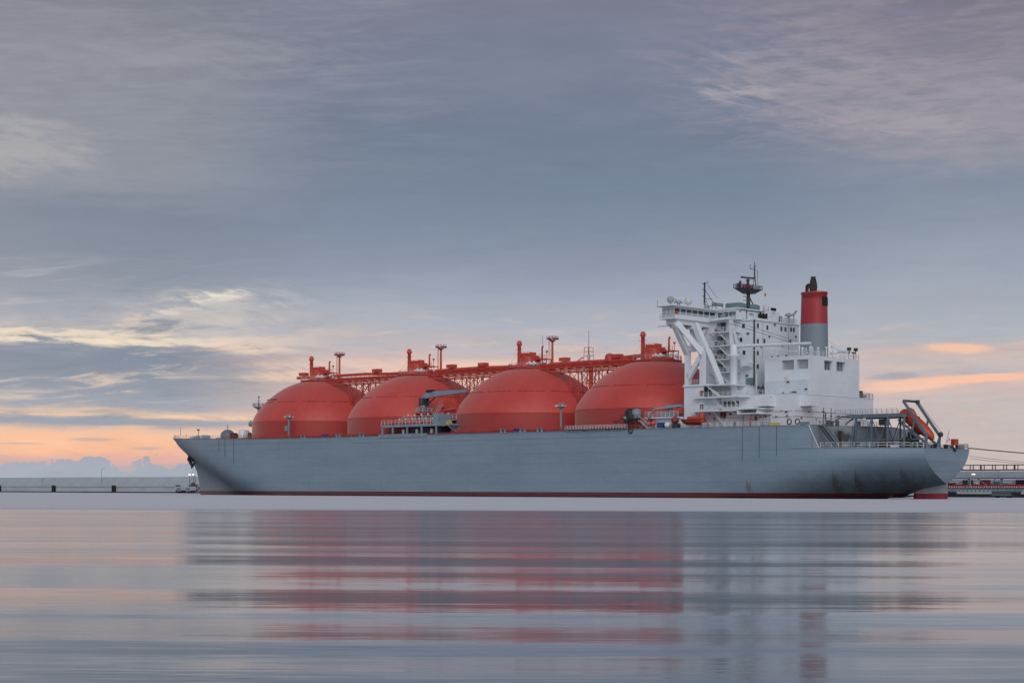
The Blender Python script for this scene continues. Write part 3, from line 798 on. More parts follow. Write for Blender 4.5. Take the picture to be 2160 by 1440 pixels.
# ---- main deck side: red walkway rail, stair stands, floodlight posts
def deck_side():
    p = MB()
    p.rail([(a, half(a, 16.6) - 1.2, interp(ZD, a)) for a in (152, 140, 120, 100, 82)], 1.15, 1.3, .06)
    p.build('deck_railing', 'redpipe', ship, kind='stuff')
    p = MB(); p.rail([(a, 22.6, 16.6) for a in (52, 30, 12)], 1.15, 1.3, .06); p.build('deck_railing', 'redpipe', ship, kind='stuff')
    p = MB(); p.rail([(-6, 22.8, 16.6), (-13, 22.8, 16.6)], 1.1, 1.3, .06); p.build('deck_railing', 'redpipe', ship)
    p = MB(); p.tube([(a, 22.4, 16.9) for a in (150, 60, -10)], .28, 6); p.tube([(a, 21.7, 17.1) for a in (150, 60, -10)], .22, 6); p.build('deck_pipe', 'darkred', ship)
    for a in (116.2, 34.5):
        p = MB(); p.rail([(a + 1.3, 22.2, 17.9), (a - 1.3, 22.2, 17.9)], 1.1, 1.3, .045); p.box(a - 1.3, a + 1.3, 21.2, 22.2, 17.7, 17.9)
        for s in (-1.2, 1.2): p.bar((a + s, 22.1, 16.6), (a + s, 22.1, 17.8), .14)
        p.bar((a - 1.3, 22.2, 19.0), (a - 3.0, 22.2, 17.6), .1); p.bar((a - 1.3, 22.2, 17.9), (a - 3.0, 22.2, 16.6), .14)
        p.build('stile', 'redpipe', ship)
    for a, m in ((113.5, 'grey_steel'), (103.6, 'blue'), (98, 'grey_steel'), (33, 'grey_steel'), (28, 'blue'), (26, 'grey_steel'), (20, 'grey_steel'), (88, 'grey_steel')):
        p = MB()
        for s in (-.7, .7): p.lathe((a + s, 22.8, 16.55), [(.4, 0), (.32, .3), (.32, .9), (.5, 1.0), (.5, 1.15)], 10)
        p.box(a - 1.3, a + 1.3, 22.3, 23.3, 16.55, 16.7)
        p.build('bollard', m, ship)
    for a in (120.9, 13.4):
        p = MB(); p.tube([(a, 22, 16.5), (a, 22, 22.7)], [.34, .26], 8); p.lathe((a, 22, 22.6), [(.3, -.2), (1.0, .35), (1.0, .5)], 10)
        p.rail([(a + 1.1, 22, 23.0), (a, 23.1, 23.0), (a - 1.1, 22, 23.0), (a, 20.9, 23.0), (a + 1.1, 22, 23.0)], .8, 1.0, .05)
        for k in range(8): p.bar((a - .45, 22.3, 17 + k * .7), (a - .15, 22.3, 17 + k * .7), .06)
        p.bar((a - .5, 22.3, 16.6), (a - .5, 22.3, 22.6), .06)
        if a > 100: p.box(a - .1, a + .9, 22.1, 22.9, 19.0, 20.4)
        o = p.build('floodlight_post', 'grey_steel', ship)
        q = MB()
        for x, y in ((-1.1, .6), (1.2, .5), (.2, 1.2), (-.5, -.9)): MB().box(a + x - .3, a + x + .3, 22 + y - .2, 22 + y + .2, 22.95, 23.35).build('floodlight', 'cream', o)
deck_side()

# ---- cargo manifold platform with the hose crane
def manifold():
    p = MB(); p.box(56.0, 79.4, 16.5, 23.4, 19.0, 19.7)
    o = p.build('manifold_platform', 'grey_steel', ship)
    for a in (79.0, 74.8, 69.0, 63.3, 57.6):
        MB().box(a - .22, a + .22, 22.9, 23.3, 16.5, 19.0).build('stanchion', 'grey_steel', o)
        MB().box(a - .22, a + .22, 17.2, 17.6, 16.5, 19.0).build('stanchion', 'grey_steel', o)
    q = MB(); q.rail([(79.3, 23.3, 19.7), (58.2, 23.3, 19.7)], 1.25, 1.45, .075, 2); q.build('platform_railing', 'palepink', o)
    q = MB(); q.rail([(74.5, 19.0, 20.9), (54.0, 19.0, 20.9)], 1.3, 1.45, .075, 2); q.bar((78.2, 19, 19.8), (74.5, 19, 22.2), .14); q.build('platform_railing', 'palepink', o)
    MB().box(54.5, 76.0, 14.0, 19.2, 20.6, 20.9).build('upper_walkway', 'grey_steel', o)
    MB().box(56.4, 58.6, 18.6, 23.38, 19.7, 22.4).build('manifold_cabinet', 'grey_steel', o)
    MB().box(53.2, 56.0, 15.5, 21.5, 19.2, 19.6).build('side_landing', 'grey_steel', o)
    q = MB()
    for i in range(7):
        a = 77 - i * 2.7; q.tube([(a, 14.5, 20.2), (a, 22.6, 20.2)], .36, 8); q.lathe((a, 22.0, 20.2), [(.5, -.5), (.5, .5)], 8)
    q.build('manifold_pipe', 'redpipe', o)
    for i in range(7):
        a = 73 - i * 2.65; MB().lathe((a, 19.0, 22.35), [(.1, -1.3), (.1, -.3), (.3, -.2), (.3, .25), (.05, .35)], 8).build('valve_wheel', 'palepink', o)
    for i in range(6):
        a = 72.0 - i * 2.6; MB().lathe((a, 23.2, 21.1), [(.1, -1.2), (.1, -.3), (.3, -.2), (.3, .2), (.05, .3)], 8).build('valve_wheel', 'palepink', o)
    q = MB(); q.box(58.5, 70.5, 15.5, 20.5, 16.6, 18.8); q.build('manifold_drip_tray', 'dark_steel', o)
    for a in (72.2, 66.8, 61): MB().lathe((a, 21.5, 16.6), [(.45, 0), (.45, 1.6), (.3, 1.9)], 8).build('drain_tank', 'cream', o)
    MB().box(54.2, 55.6, 20.5, 21.5, 19.6, 20.5).build('life_ring_box', 'yellow', o)
    q = MB()
    for b in (20.6, 21.6): q.bar((55.4, b, 19.6), (50.6, b, 16.7), .14); q.bar((55.4, b, 20.7), (50.6, b, 17.8), .08)
    for k in range(8):
        t = (k + .5) / 8; q.bar((55.4 - 4.8 * t, 20.6, 19.6 - 2.9 * t), (55.4 - 4.8 * t, 21.6, 19.6 - 2.9 * t), .2, .07)
    q.build('inclined_ladder', 'grey_steel', o)
    # bulwark slab in the deck edge under the platform
    MB().box(60.5, 79.6, 23.6, 24.15, 16.1, 17.1).build('side_rail_box', 'grey_steel', ship)
    # crane
    q = MB(); q.lathe((71.2, 14.6, 0), [(1.15, 16.6), (1.0, 19), (1.0, 24.6), (1.25, 24.7), (1.25, 25.2), (1.0, 25.3), (1.0, 25.9)], 16)
    c = q.build('hose_crane', 'grey_steel', ship)
    q = MB(); q.lathe((71.2, 14.6, 0), [(2.6, 22.9), (2.6, 23.2)], 12); q.build('crane_gallery', 'redpipe', c)
    q = MB(); q.rail([(71.2 + 2.5 * math.cos(t), 14.6 + 2.5 * math.sin(t), 23.2) for t in [2 * math.pi * k / 10 for k in range(11)]], 1.3, .8, .07, 2); q.build('gallery_railing', 'palepink', c)
    q = MB(); q.box(70.2, 72.4, 13.7, 15.5, 25.2, 27.3); q.lathe((71.4, 15.5, 25.4), [(.7, 0), (.7, 1.7)], 8); q.build('crane_house', 'dark_steel', c)
    q = MB(); A_ = [(72.0, 14.6, 27.0), (69.4, 14.6, 28.15), (62, 14.6, 28.5), (54.6, 14.6, 28.75)]
    for (p0, p1, h0, h1) in ((A_[0], A_[1], 1.0, 1.7), (A_[1], A_[2], 1.7, 1.25), (A_[2], A_[3], 1.25, .8)):
        w = .55
        vs = []
        for pp, hh in ((p0, h0), (p1, h1)):
            vs += [(pp[0], pp[1] - w, pp[2] - hh / 2), (pp[0], pp[1] + w, pp[2] - hh / 2), (pp[0], pp[1] + w, pp[2] + hh / 2), (pp[0], pp[1] - w, pp[2] + hh / 2)]
        q.add(vs, [(0, 1, 2, 3)[::-1], (4, 5, 6, 7), (0, 1, 5, 4), (1, 2, 6, 5), (2, 3, 7, 6), (3, 0, 4, 7)])
    q.build('crane_jib', 'grey_steel', c)
    q = MB(); q.box(67.4, 69.8, 14.0, 15.3, 28.8, 29.5); q.build('winch_motor', 'black', c)
    q = MB(); q.tube([(70.0, 15.2, 24.9), (66.2, 15.2, 27.4)], .2, 6); q.tube([(68.5, 14.6, 29.3), (55.0, 14.6, 29.25)], .05, 4); q.build('luffing_ram', 'dark_steel', c)
    q = MB(); q.tube([(54.6, 14.6, 28.6), (54.6, 14.6, 24.4)], .08, 5); q.lathe((54.6, 14.6, 24.0), [(.2, -.9), (.5, -.5), (.5, .4), (.2, .7)], 8); q.build('hook_block', 'dark_steel', c)
    # red deckhouse and lines behind, between second and third tank
    q = MB(); q.box(58.8, 64.2, 11.0, 14.5, 16.6, 24.4); q.box(57.6, 65.0, 10.5, 15.4, 24.4, 24.9); d = q.build('compressor_house', 'redpipe', ship)
    q = MB(); q.rail([(65, 15.3, 24.9), (57.6, 15.3, 24.9)], 1.3, 1.2, .07); q.build('roof_railing', 'redpipe', d)
    q = MB(); q.tube([(60.8, 17.2, 18), (60.8, 17.2, 22.6), (60.2, 17.2, 23.6), (55.4, 17.6, 23.8)], .55, 10); q.build('vapour_pipe', 'redpipe', d)
    q = MB()
    for b in (15.8, 16.6): q.bar((67.8, b, 19.2), (62.6, b, 25.2), .14); q.bar((67.8, b, 20.3), (62.6, b, 26.3), .08)
    q.build('inclined_ladder', 'palepink', d)
manifold()

# ---- gangway stowed on the deck edge, capstan stand, small service house
def midship_gear():
    g = thing('gangway', 'long aluminium accommodation ladder stowed flat along the ship side below the fourth dome', 'gangway', -1, 24, 16.6)
    p = MB(); L0, L1 = 10.0, -9.6
    for b in (23.5, 24.3): p.bar((L0, b, 16.75), (L1, b, 16.75), .16, .3)
    p.build('stringer', 'dark_steel', g)
    p = MB()
    for b in (23.5, 24.3):
        p.rail([(L0, b, 16.85), (L1, b, 16.85)], 1.05, .95, .055, 2)
    for i in range(20):
        a = L0 - (L0 - L1) * i / 20; p.bar((a, 24.3, 16.9), (a - .95, 24.3, 17.9), .07)
    p.build('handrail', 'palepink', g)
    p = MB()
    for i in range(13):
        if i in (4, 9): continue
        a = L0 - 1.5 * i; p.box(a, a - 1.1, 23.5, 24.36, 16.55, 16.68)
    p.build('tread', 'white_metal', g)
    MB().torus((-11.2, 24.2, 16.3), (0, 1, 0), .6, .18, 12, 6).build('end_roller', 'dark_steel', g)
    # store crane pedestal with its drum
    p = MB()
    for da, db in ((-2.4, -1), (-2.4, 1), (1.2, -1), (1.2, 1), (-.6, 1)): p.bar((-3.6 + da, 21.8 + db * .7, 16.6), (-3.6 + da, 21.8 + db * .7, 19.9), .4)
    p.box(-6.6, -1.4, 20.9, 23.2, 19.9, 20.2); p.rail([(-1.4, 23.1, 20.2), (-8.2, 23.1, 20.2)], 1.1, 1.3, .05)
    o = p.build('drum_stand', 'dark_steel', ship); o.location.x -= 5.6; o.scale.z = .78; o.location.z = 3.65
    p = MB(); p.lathe((-3.9, 22, 20.2), [(1.5, 0), (1.5, 2.2), (1.0, 2.9), (.02, 3.1)], 14); p.build('winch_drum', 'black', o)
    MB().lathe((-5.6, 21.9, 20.2), [(1.1, 0), (1.1, 2.6), (.02, 3.0)], 12).build('winch_housing', 'grey_steel', o)
    MB().lathe((-3.2, 22.9, 20.2), [(.02, -.7), (.7, -.2), (.7, .5), (.02, .7)], 10).build('pressure_bottle', 'grey_steel', o)
    p = MB(); p.bar((.9, 22, 16.6), (.9, 22, 18.9), .2); p.bar((1.9, 22, 18.9), (-.1, 22, 18.7), .3); p.build('davit', 'dark_steel', ship).location.x -= 5.6
    p = MB()
    for b in (22.2, 22.9): p.bar((-7.4, b, 18.9), (-10.4, b, 16.7), .12); p.bar((-7.4, b, 19.9), (-10.4, b, 17.7), .08)
    p.build('inclined_ladder', 'palepink', ship).location.x -= 5.2
    # white service house with rounded front
    p = MB(); p.prism([(-13.0, 17.5), (-13.6, 18.8), (-15, 19.4), (-22.9, 19.4), (-22.9, 10), (-13.0, 10)], 16.6, 19.3); h = p.build('service_house', 'white', ship)
    MB().box(-12.4, -22.9, 10, 20.4, 19.3, 19.55).build('house_roof', 'white_metal', h)
    p = MB(); p.rail([(-22.8, 20.3, 19.55), (-12.5, 20.3, 19.55), (-12.5, 12, 19.55)], 1.35, 1.3, .08); p.build('roof_railing', 'palepink', h)
    p = MB(); p.box(-17, -22.5, 15, 18, 21.8, 22.6); p.box(-18, -22.8, 14.5, 17.4, 19.55, 21.9); p.box(-14.5, -18, 15.5, 17.5, 19.55, 20.9); p.build('hose_davit', 'grey_steel', ship)
    p = MB(); p.bar((-12.0, 21.2, 16.8), (-16.2, 20.8, 21.8), .32); p.bar((-16, 20.8, 21.6), (-22, 18, 22.3), .36); p.build('davit_arm', 'grey_steel', ship)
    MB().box(-20.3, -22.9, 16.0, 19.0, 20.3, 21.7).build('winch_cover', 'redpipe', ship)
    for i, (a, b, r, z, mt) in enumerate(((-14.8, 21.3, .85, 17.9, 'redpipe'), (-16.2, 21.6, .7, 18.0, 'redpipe'), (-20.4, 21.3, .85, 17.5, 'white_metal'), (-22.9, 21.6, 1.0, 18.6, 'darkred'))):
        MB().lathe((a, b, z), [(.02, -r), (r * .8, -r * .6), (r, 0), (r * .8, r * .6), (.02, r)], 12).build('deck_drum', mt, ship)
    MB().box(-17.6, -19.4, 20.6, 22.0, 16.9, 18.2).build('tarpaulin_bundle', 'blue', ship)
    MB().box(-22.3, -24.0, 20.8, 22.2, 16.6, 17.8).build('machinery_box', 'dark_steel', ship)
    MB().box(-15.2, -16.4, 21.4, 22.2, 16.6, 17.4).build('machinery_box', 'teal', ship)
midship_gear()

def rescue_boat():
    g = thing('rescue_boat', 'small open orange rescue boat in its davit cradle by the white house', 'rescue boat', -28, 21.6, 16.8)
    rows = [(-24.7, .06, .1, .15), (-25.3, .45, .55, .1), (-26.4, .85, .85, 0), (-28.2, 1.1, 1.0, -.1), (-30.2, 1.1, 1.0, -.1), (-31.7, .95, .95, .0)]
    vs = []; fs = []
    for a, w, h, dz in rows:
        zt = 18.55 + (.25 if a > -25 else (.12 if a > -26 else 0)); zb = zt - h - .25
        vs += [(a, 21.6 - w, zt), (a, 21.6 - w * .75, zt - h * .55), (a, 21.6, zb), (a, 21.6 + w * .75, zt - h * .55), (a, 21.6 + w, zt)]
    n = 5
    for i in range(len(rows) - 1):
        for j in range(4): fs.append((i * n + j, i * n + j + 1, (i + 1) * n + j + 1, (i + 1) * n + j))
    k = (len(rows) - 1) * n
    fs += [(k, k + 1, k + 2, k + 3, k + 4)]
    for i in range(len(rows) - 1): fs.append((i * n, (i + 1) * n, (i + 1) * n + 4, i * n + 4))
    MB().add(vs, fs, True).build('boat_hull', 'orange', g)
    p = MB()
    for s in (1, -1): p.tube([(a, 21.6 + s * w, 18.6 + (.25 if a > -25 else 0)) for a, w, h, dz in rows], .13, 6)
    p.build('rubbing_strake', 'orange_dark', g)
    p = MB()
    for i in range(7): p.lathe((-27.3 - i * .42, 21.7, 18.5), [(.5, -.5), (.62, .2), (.5, .75), (.05, .95)], 8)
    p.build('seat_hump', 'orange', g)
    MB().lathe((-31.0, 21.7, 18.4), [(.6, -.2), (.8, .5), (.75, 1.4), (.4, 1.9), (.02, 2.0)], 12).build('console', 'orange', g)
    MB().lathe((-25.6, 21.6, 18.65), [(.3, 0), (.3, .22)], 8).build('bow_locker', 'darkred', g)
    c = MB(); c.bar((-26.2, 21.6, 17.35), (-28.4, 21.6, 16.9), .25); c.bar((-28.4, 21.6, 16.9), (-27.2, 21.2, 16.65), .2); c.bar((-30.6, 21.6, 17.2), (-29.4, 21.6, 16.7), .25); c.build('boat_cradle', 'grey_steel', ship)
    MB().box(-31.3, -32.6, 20.6, 22.2, 16.6, 17.9).build('davit_base', 'grey_steel', ship)
    p = MB(); p.bar((-32.4, 22, 16.6), (-32.6, 22, 18.6), .14); p.bar((-32.6, 22, 18.6), (-33.9, 22, 16.8), .12); p.bar((-33.4, 22, 16.6), (-33.2, 22, 18.2), .1); p.build('davit_ladder', 'redpipe', ship)
rescue_boat()

# ---- white superstructure
WIN = MB().box(-.35, .35, -.09, .09, -.5, .5).mesh('window', 'glass', (0, 0, 0))
WIN_AFT = MB().box(-.09, .09, -.33, .33, -.5, .5).mesh('window', 'glass', (0, 0, 0))
FRM = None
def put(name, mesh, parent, a, b, z):
    o = bpy.data.objects.new(name, mesh); COL.objects.link(o); o.parent = parent
    base = parent['_base']; o.location = (a - base[0], b - base[1], z - base[2]); o['_base'] = list(base); return o
def superstructure():
    lo = MB(); lo.box(-29.0, -53.85, -16.9, 16.9, 16.5, 24.2); low = lo.build('lower_deckhouse', 'white', ship)
    MB().box(-29.0, -53.95, -17.0, 17.0, 24.2, 24.32).build('deck_edge', 'white_metal', low)
    fb = MB().box(-23.3, -29.0, -18.6, 18.6, 16.5, 26.7).build('forward_block', 'white', ship)
    MB().box(-23.0, -37.3, -18.9, 18.9, 26.7, 26.95).build('deck_plate', 'white_metal', fb)
    # stop the deck plate short of the narrower mid house
    mh = MB().box(-29.0, -37.15, -13.0, 13.0, 24.32, 26.7).build('mid_deckhouse', 'white', ship)
    tw = MB().box(-21.0, -37.2, -9.5, 9.5, 26.95, 42.6).build('accommodation_tower', 'white', ship)
    MB().box(-20.8, -37.5, -9.8, 9.8, 42.6, 42.9).build('tower_roof', 'white_metal', tw)
    p = MB(); p.rail([(-30, 9.7, 42.9), (-37.4, 9.7, 42.9), (-37.4, -9.7, 42.9)], 1.15, 1.4, .06); p.build('roof_railing', 'white_metal', tw)
    MB().tube([(-37.5, 9.7, 26.9), (-37.5, 9.7, 42.7)], .2, 8).build('drain_pipe', 'dark_steel', tw)
    MB().box(-36.2, -37.4, 9.9, 11.4, 27, 28.7).build('pump_cabinet', 'teal', tw)
    for z in (41.4, 37.7, 34.8, 31.6): put('window', WIN_AFT, tw, -37.22, 7.9, z)
    for b, z in ((4.0, 41.2), (-1.9, 41.3), (-3.6, 41.3), (-6.0, 41.4), (-7.2, 41.4), (5.2, 37.9)): put('window', WIN_AFT, tw, -37.22, b, z)
    for b, z in ((2.0, 34.6), (-.6, 34.5), (-4.0, 34.6), (-7.2, 34.5)): put('window', WIN_AFT, tw, -37.22, b, z)
    for a, z in ((-34.2, 41.4), (-33.5, 38.1), (-34.4, 35.0), (-34.4, 31.9)): put('window', WIN, tw, a, 9.52, z)
    dm = MB().box(-.75, .75, -.08, .08, -1.15, 1.15).mesh('door', 'dark_steel')
    for z in (41.2 - 2, 35.2 + .2, 32.2, 28.2 + .3): pass
    for z in (38.3 + 3.2, 35.0 + 3.2, 31.7 + 3.2, 28.5 + 3.2, 28.2): put('door', dm, tw, -28.2, 9.55, z)
    for z in (38.3 + 3.2, 35.0 + 3.2, 31.7 + 3.2, 28.5 + 3.2, 28.2):
        MB().box(-26.4, -27.3, 9.5, 9.62, z - 1.2, z + 1.1).build('door', 'teal', tw)
    # platforms and ladders down the port side
    for i, z in enumerate((40.1, 36.8, 33.5, 30.4)):
        q = MB(); q.box(-25.8, -33.4, 9.5, 12.6, z - .25, z); o = q.build('platform', 'white_metal', tw)
        q = MB(); q.rail([(-25.8, 12.5, z), (-33.4, 12.5, z)], 1.1, 1.5, .05); q.build('platform_railing', 'white_metal', tw)
        q = MB(); 
        for b in (11.4, 12.2): q.bar((-28.6, b, z), (-32.0, b, z - 3.1), .16, .22); q.bar((-28.6, b, z + 1), (-32.0, b, z - 2.1), .07)
        q.build('inclined_ladder', 'white_metal', tw)
        MB().box(-26.0, -27.0, 9.6, 10.0, z + .3, z + 1.2).build('hose_box', 'darkred' if i % 2 == 0 else 'dark_steel', tw)
        for a_ in (-26, -33): MB().bar((a_, 9.6, z - 1.5), (a_, 12.4, z - .3), .22).build('bracket', 'white_metal', tw)
    q = MB(); q.rail([(-29.2, 12.9, 26.95), (-37.2, 12.9, 26.95)], 1.1, 1.5, .05); q.build('platform_railing', 'white_metal', mh)
    # platforms on the lower house
    for z, a0, a1, b1 in ((24.0, -27.0, -41.8, 19.9), (20.75, -27.0, -36.0, 20.6)):
        q = MB(); q.prism([(a0, 19.2), (a0 - .1, b1), (a1 + 1.5, b1), (a1, 17.0), (-29.0, 17.0), (-29.0, 18.7), (a0, 18.7)], z - .28, z); q.build('side_platform', 'white_metal', low)
        q = MB()
        for a in (-28.0, -33, -38):
            if a > a1: MB().bar((a, 17, z - 2), (a, b1 - .3, z - .35), .22).build('bracket', 'white_metal', low)
    for z in (21.2 + 3.0, 20.9):
        MB().box(-28.6, -29.3, 18.8, 19.3, z + .3, z + 1.4).build('fire_hose_box', 'darkred', low)
    MB().box(-29.1, -29.35, 17.2, 18.3, 24.3, 26.5).build('door', 'dark_steel', low)
    MB().box(-29.6, -30.6, 16.9, 17.05, 24.3, 26.4).build('door', 'dark_steel', low)
    q = MB(); q.box(-36, -40.5, 17.0, 20.3, 20.45, 20.85); q.prism([(-40.5, 17), (-40.5, 20.9), (-46.5, 20.9), (-48.5, 17)], 20.7, 20.95); q.build('side_platform', 'white_metal', low)
    q = MB(); q.prism([(-40.6, 17), (-40.6, 20.8), (-46.0, 20.8), (-48.0, 17)], 19.6, 19.85)
    q.box(-40.6, -40.9, 17, 20.8, 19.85, 20.7); q.box(-46.0, -46.3, 17, 20.6, 19.85, 20.7); q.build('stores_shelf', 'white_metal', low)
    for a in (-34.3, -35.5, -36.7, -37.9):
        put('window', MB().box(-.38, .38, -.08, .08, -.62, .62).mesh('window', 'glass'), low, a, 16.93, 22.3)
    put('window', MB().box(-.38, .38, -.08, .08, -.62, .62).mesh('window', 'paleglass'), low, -33.1, 16.93, 22.3)
    put('window', WIN, low, -43.2, 16.93, 18.7)
    for a, zz, w, h in ((-37.2, 17.6, .3, 1.0), (-42.2, 18.2, .35, .35), (-33.5, 19.9, .9, .25), (-36.0, 19.8, .6, .2), (-42.6, 20.0, .6, .3), (-43.8, 19.6, .55, .3), (-51.8, 20.0, .6, .3)):
        MB().box(a - w / 2, a + w / 2, 16.9, 17.15, zz - h / 2, zz + h / 2).build('fitting', 'dark_steel', low)
    MB().box(-33.6, -34.6, 17.0, 17.8, 19.2, 20.4).build('fire_hose_box', 'darkred', low)
    for a, z in ((-32, 19.0), (-45.5, 21.4 - 1.2), (-48, 18.9)): 
        MB().tube([(a, 17.0, z), (a - 8, 17.0, z)], .05, 4).build('cable_tray', 'shaft', low)
    q = MB()
    for b in (17.6, 18.5): q.bar((-30.6, b, 24.2), (-35.0, b, 20.9), .12, .25); q.bar((-29.6, b, 27.0), (-33.6, b, 24.1), .12, .25); q.bar((-31.5, b, 20.6), (-36.0, b, 16.7), .12, .25)
    q.build('inclined_ladder', 'white_metal', low)
    rr = random.Random(11)
    for a in (-31.2, -33.0, -39.6, -41.9, -45.4, -47.2, -52.3):
        MB().tube([(a, 17.02, 17.0), (a, 17.02, rr.choice((19.6, 20.1, 23.6)))], .07, 5).build('pipe', 'shaft', low)
    for i in range(16):
        a = -29.8 - i * 1.48; z = rr.choice((18.9, 19.9, 20.2, 23.3)); w = rr.uniform(.2, .55)
        MB().box(a - w / 2, a + w / 2, 16.9, 17.2, z, z + rr.uniform(.15, .4)).build('fitting', rr.choice(('dark_steel', 'shaft', 'black', 'redpipe')), low)
    for i in range(9):
        b = 14 - i * 3.1; z = rr.choice((18.5, 19.4, 20.0)); w = rr.uniform(.25, .6)
        MB().box(-53.85, -54.1, b - w / 2, b + w / 2, z, z + rr.uniform(.15, .45)).build('fitting', rr.choice(('dark_steel', 'shaft', 'darkred')), low)
    for z in (19.0, 20.3): MB().tube([(-53.95, 16.5, z), (-53.95, -14, z - .1)], .05, 4).build('cable_tray', 'shaft', low)
    for a, z in ((-32.3, 36.6), (-35.6, 39.3), (-30.6, 33.6), (-35.3, 29.2), (-32.0, 29.4)):
        MB().box(a - .3, a + .3, 9.5, 9.75, z, z + .4).build('wall_lamp', 'dark_steel', tw)
    for b, z in ((6.6, 36.2), (3.3, 38.9), (-2.2, 37.0), (-5.6, 38.4), (1.0, 41.9), (-7.9, 39.6)):
        MB().box(-37.2, -37.5, b - .2, b + .2, z, z + .35).build('wall_lamp', 'dark_steel', tw)
    for b in (5.9, -4.9): MB().tube([(-37.28, b, 33.6), (-37.28, b, 42.4)], .06, 5).build('pipe', 'shaft', tw)
    MB().tube([(-29.0, 9.58, 28), (-29.0, 9.58, 42.4)], .07, 5).build('pipe', 'shaft', tw)
    q = MB(); q.rail([(-24.9, 10.5, 43.2), (-33.0, 12.5, 43.2), (-34.1, 9.9, 43.2)], 1.1, 1.4, .05); q.build('platform_railing', 'white_metal', tw)
    q = MB(); q.rail([(-27.0, 19.8, 24.0), (-40.2, 19.8, 24.0)], 1.1, 1.5, .05); q.build('platform_railing', 'white_metal', low)
    q = MB(); q.rail([(-27.0, 20.5, 20.75), (-36.0, 20.5, 20.75), (-46.0, 20.7, 20.95)], 1.1, 1.5, .05); q.build('platform_railing', 'white_metal', low)
    # ventilators: rounded cowls
    for rot in (0, 1):
        prof = [(0, 21.35), (0, 23.45), (1.2, 23.5), (2.2, 23.3), (3.0, 22.9), (3.7, 22.3), (4.3, 21.7), (4.5, 21.35)]
        vs = []
        for d in (0.0, 2.7):
            for u_, z in prof:
                vs.append((-48.6 + u_, 16.9 + d, z) if not rot else (-53.85 - d, 14.4 - u_, z))
        n = len(prof); f = [tuple(range(n)), tuple(range(2 * n - 1, n - 1, -1))] + [(i, n + i, n + (i + 1) % n, (i + 1) % n) for i in range(n)]
        q = MB(); q.add(vs, f); q.build('ventilator_cowl', 'white', low)
    # deck fittings in front of the lower house
    MB().lathe((-46.2, 23.2, 16.5), [(.2, 0), (.2, 1.2)], 8).build('hydrant', 'darkred', ship)
    MB().torus((-46.2, 23.2, 17.9), (0, 1, 0), .35, .2).build('life_ring', 'redpipe', ship)
    for a in (-49.0, -50.0, -51.0):
        MB().box(a - .25, a + .25, 22.4, 22.9, 16.6, 18.4).build('gas_bottle_rack', 'shaft', ship)
    MB().box(-51.6, -53.8, 22.3, 23.4, 16.6, 17.3).build('stores_box', 'yellow', ship)
    MB().torus((-56.8, 23.0, 17.4), (0, 1, 0), .58, .13).build('fairlead_roller', 'dark_steel', ship)
    MB().torus((-59.0, 23.0, 17.4), (0, 1, 0), .58, .13).build('fairlead_roller', 'dark_steel', ship)
    MB().box(-59.8, -62.0, 22.6, 23.3, 16.6, 17.3).build('stores_box', 'teal', ship)
    p = MB(); p.rail([(-33, 23.6, 16.6), (-45, 23.6, 16.6), (-56, 23.2, 16.6)], 1.1, 1.9, .05); p.build('deck_railing', 'white_metal', ship)
    # engine casing with louvred openings
    B0 = 10.6; A0, A1 = -41.2, -53.87
    q = MB(); q.box(A0, A1, -B0, B0, 24.32, 30.25); q.box(A0, A1, -B0, B0, 32.45, 33.4)
    q.box(A0, A1 + 1.3, -B0 + 1.3, B0 - 1.3, 30.25, 32.45, 1)
    q.box(A0, -46.0, B0 - 1.3, B0, 30.25, 32.45); q.box(-49.5, -50.2, B0 - 1.3, B0, 30.25, 32.45); q.box(-53.5, A1, B0 - 1.3, B0, 30.25, 32.45)
    q.box(A1, A1 + 1.3, 4.5, B0 - 1.3, 30.25, 32.45); q.box(A1, A1 + 1.3, -.7, .9, 30.25, 32.45); q.box(A1, A1 + 1.3, -B0, -4.6, 30.25, 32.45)
    q.box(A0, A1 + 1.3, -B0, -B0 + 1.3, 30.25, 32.45)
    cs = q.build('engine_casing', ['white', 'shaft'], ship)
    for b0, b1 in ((4.5, .9), (-.7, -4.6)):
        for k in range(5): MB().box(A1 + .5, A1 + .6, b0 - .1, b1 + .1, 30.5 + k * .4, 30.58 + k * .4).build('louvre', 'shaft', cs)
        for k in range(2):
            bb = b0 + (b1 - b0) * (k + 1) / 3; MB().box(A1 + .3, A1 + .42, bb - .06, bb + .06, 30.25, 32.45).build('mullion', 'dark_steel', cs)
    for a0, a1 in ((-46, -49.5), (-50.2, -53.5)):
        for k in range(5): MB().box(a0 - .1, a1 + .1, B0 - .6, B0 - .5, 30.5 + k * .4, 30.58 + k * .4).build('louvre', 'white_metal', cs)
    p = MB(); p.rail([(A0, B0 - .1, 33.4), (A1 + .1, B0 - .1, 33.4), (A1 + .1, -B0 + .1, 33.4), (A0, -B0 + .1, 33.4)], 1.15, 1.4, .06); p.build('roof_railing', 'white_metal', cs)
    MB().box(A0 - .3, A1 + .2, B0, B0 + .06, 24.5, 27.7).build('wall_panel', M['panelwhite'], cs)
    MB().box(-47.0, -47.9, 10.66, 10.8, 27.4, 28.6).build('name_board', 'cream', cs)
    for a, z, w in ((-48.0, 27.2, .5), (-49.5, 24.7, 1.6), (-53, 25.3, .5), (-46.6, 24.6, .4)): MB().box(a - w / 2, a + w / 2, 10.6, 10.95, z, z + .3).build('wall_lamp', 'black', cs)
    for b, z in ((-9.0, 33.4), (-9.9, 33.4), (-7, 33.4)):
        o = MB(); o.bar((-53.3, b, z), (-53.3, b, z + (2.3 if b != -9 else 1.6)), .14); o.box(-53.7, -52.9, b - .35, b + .35, z + (2.1 if b != -9 else 1.5), z + (2.8 if b != -9 else 1.8)); o.build('deck_light', 'dark_steel', cs)
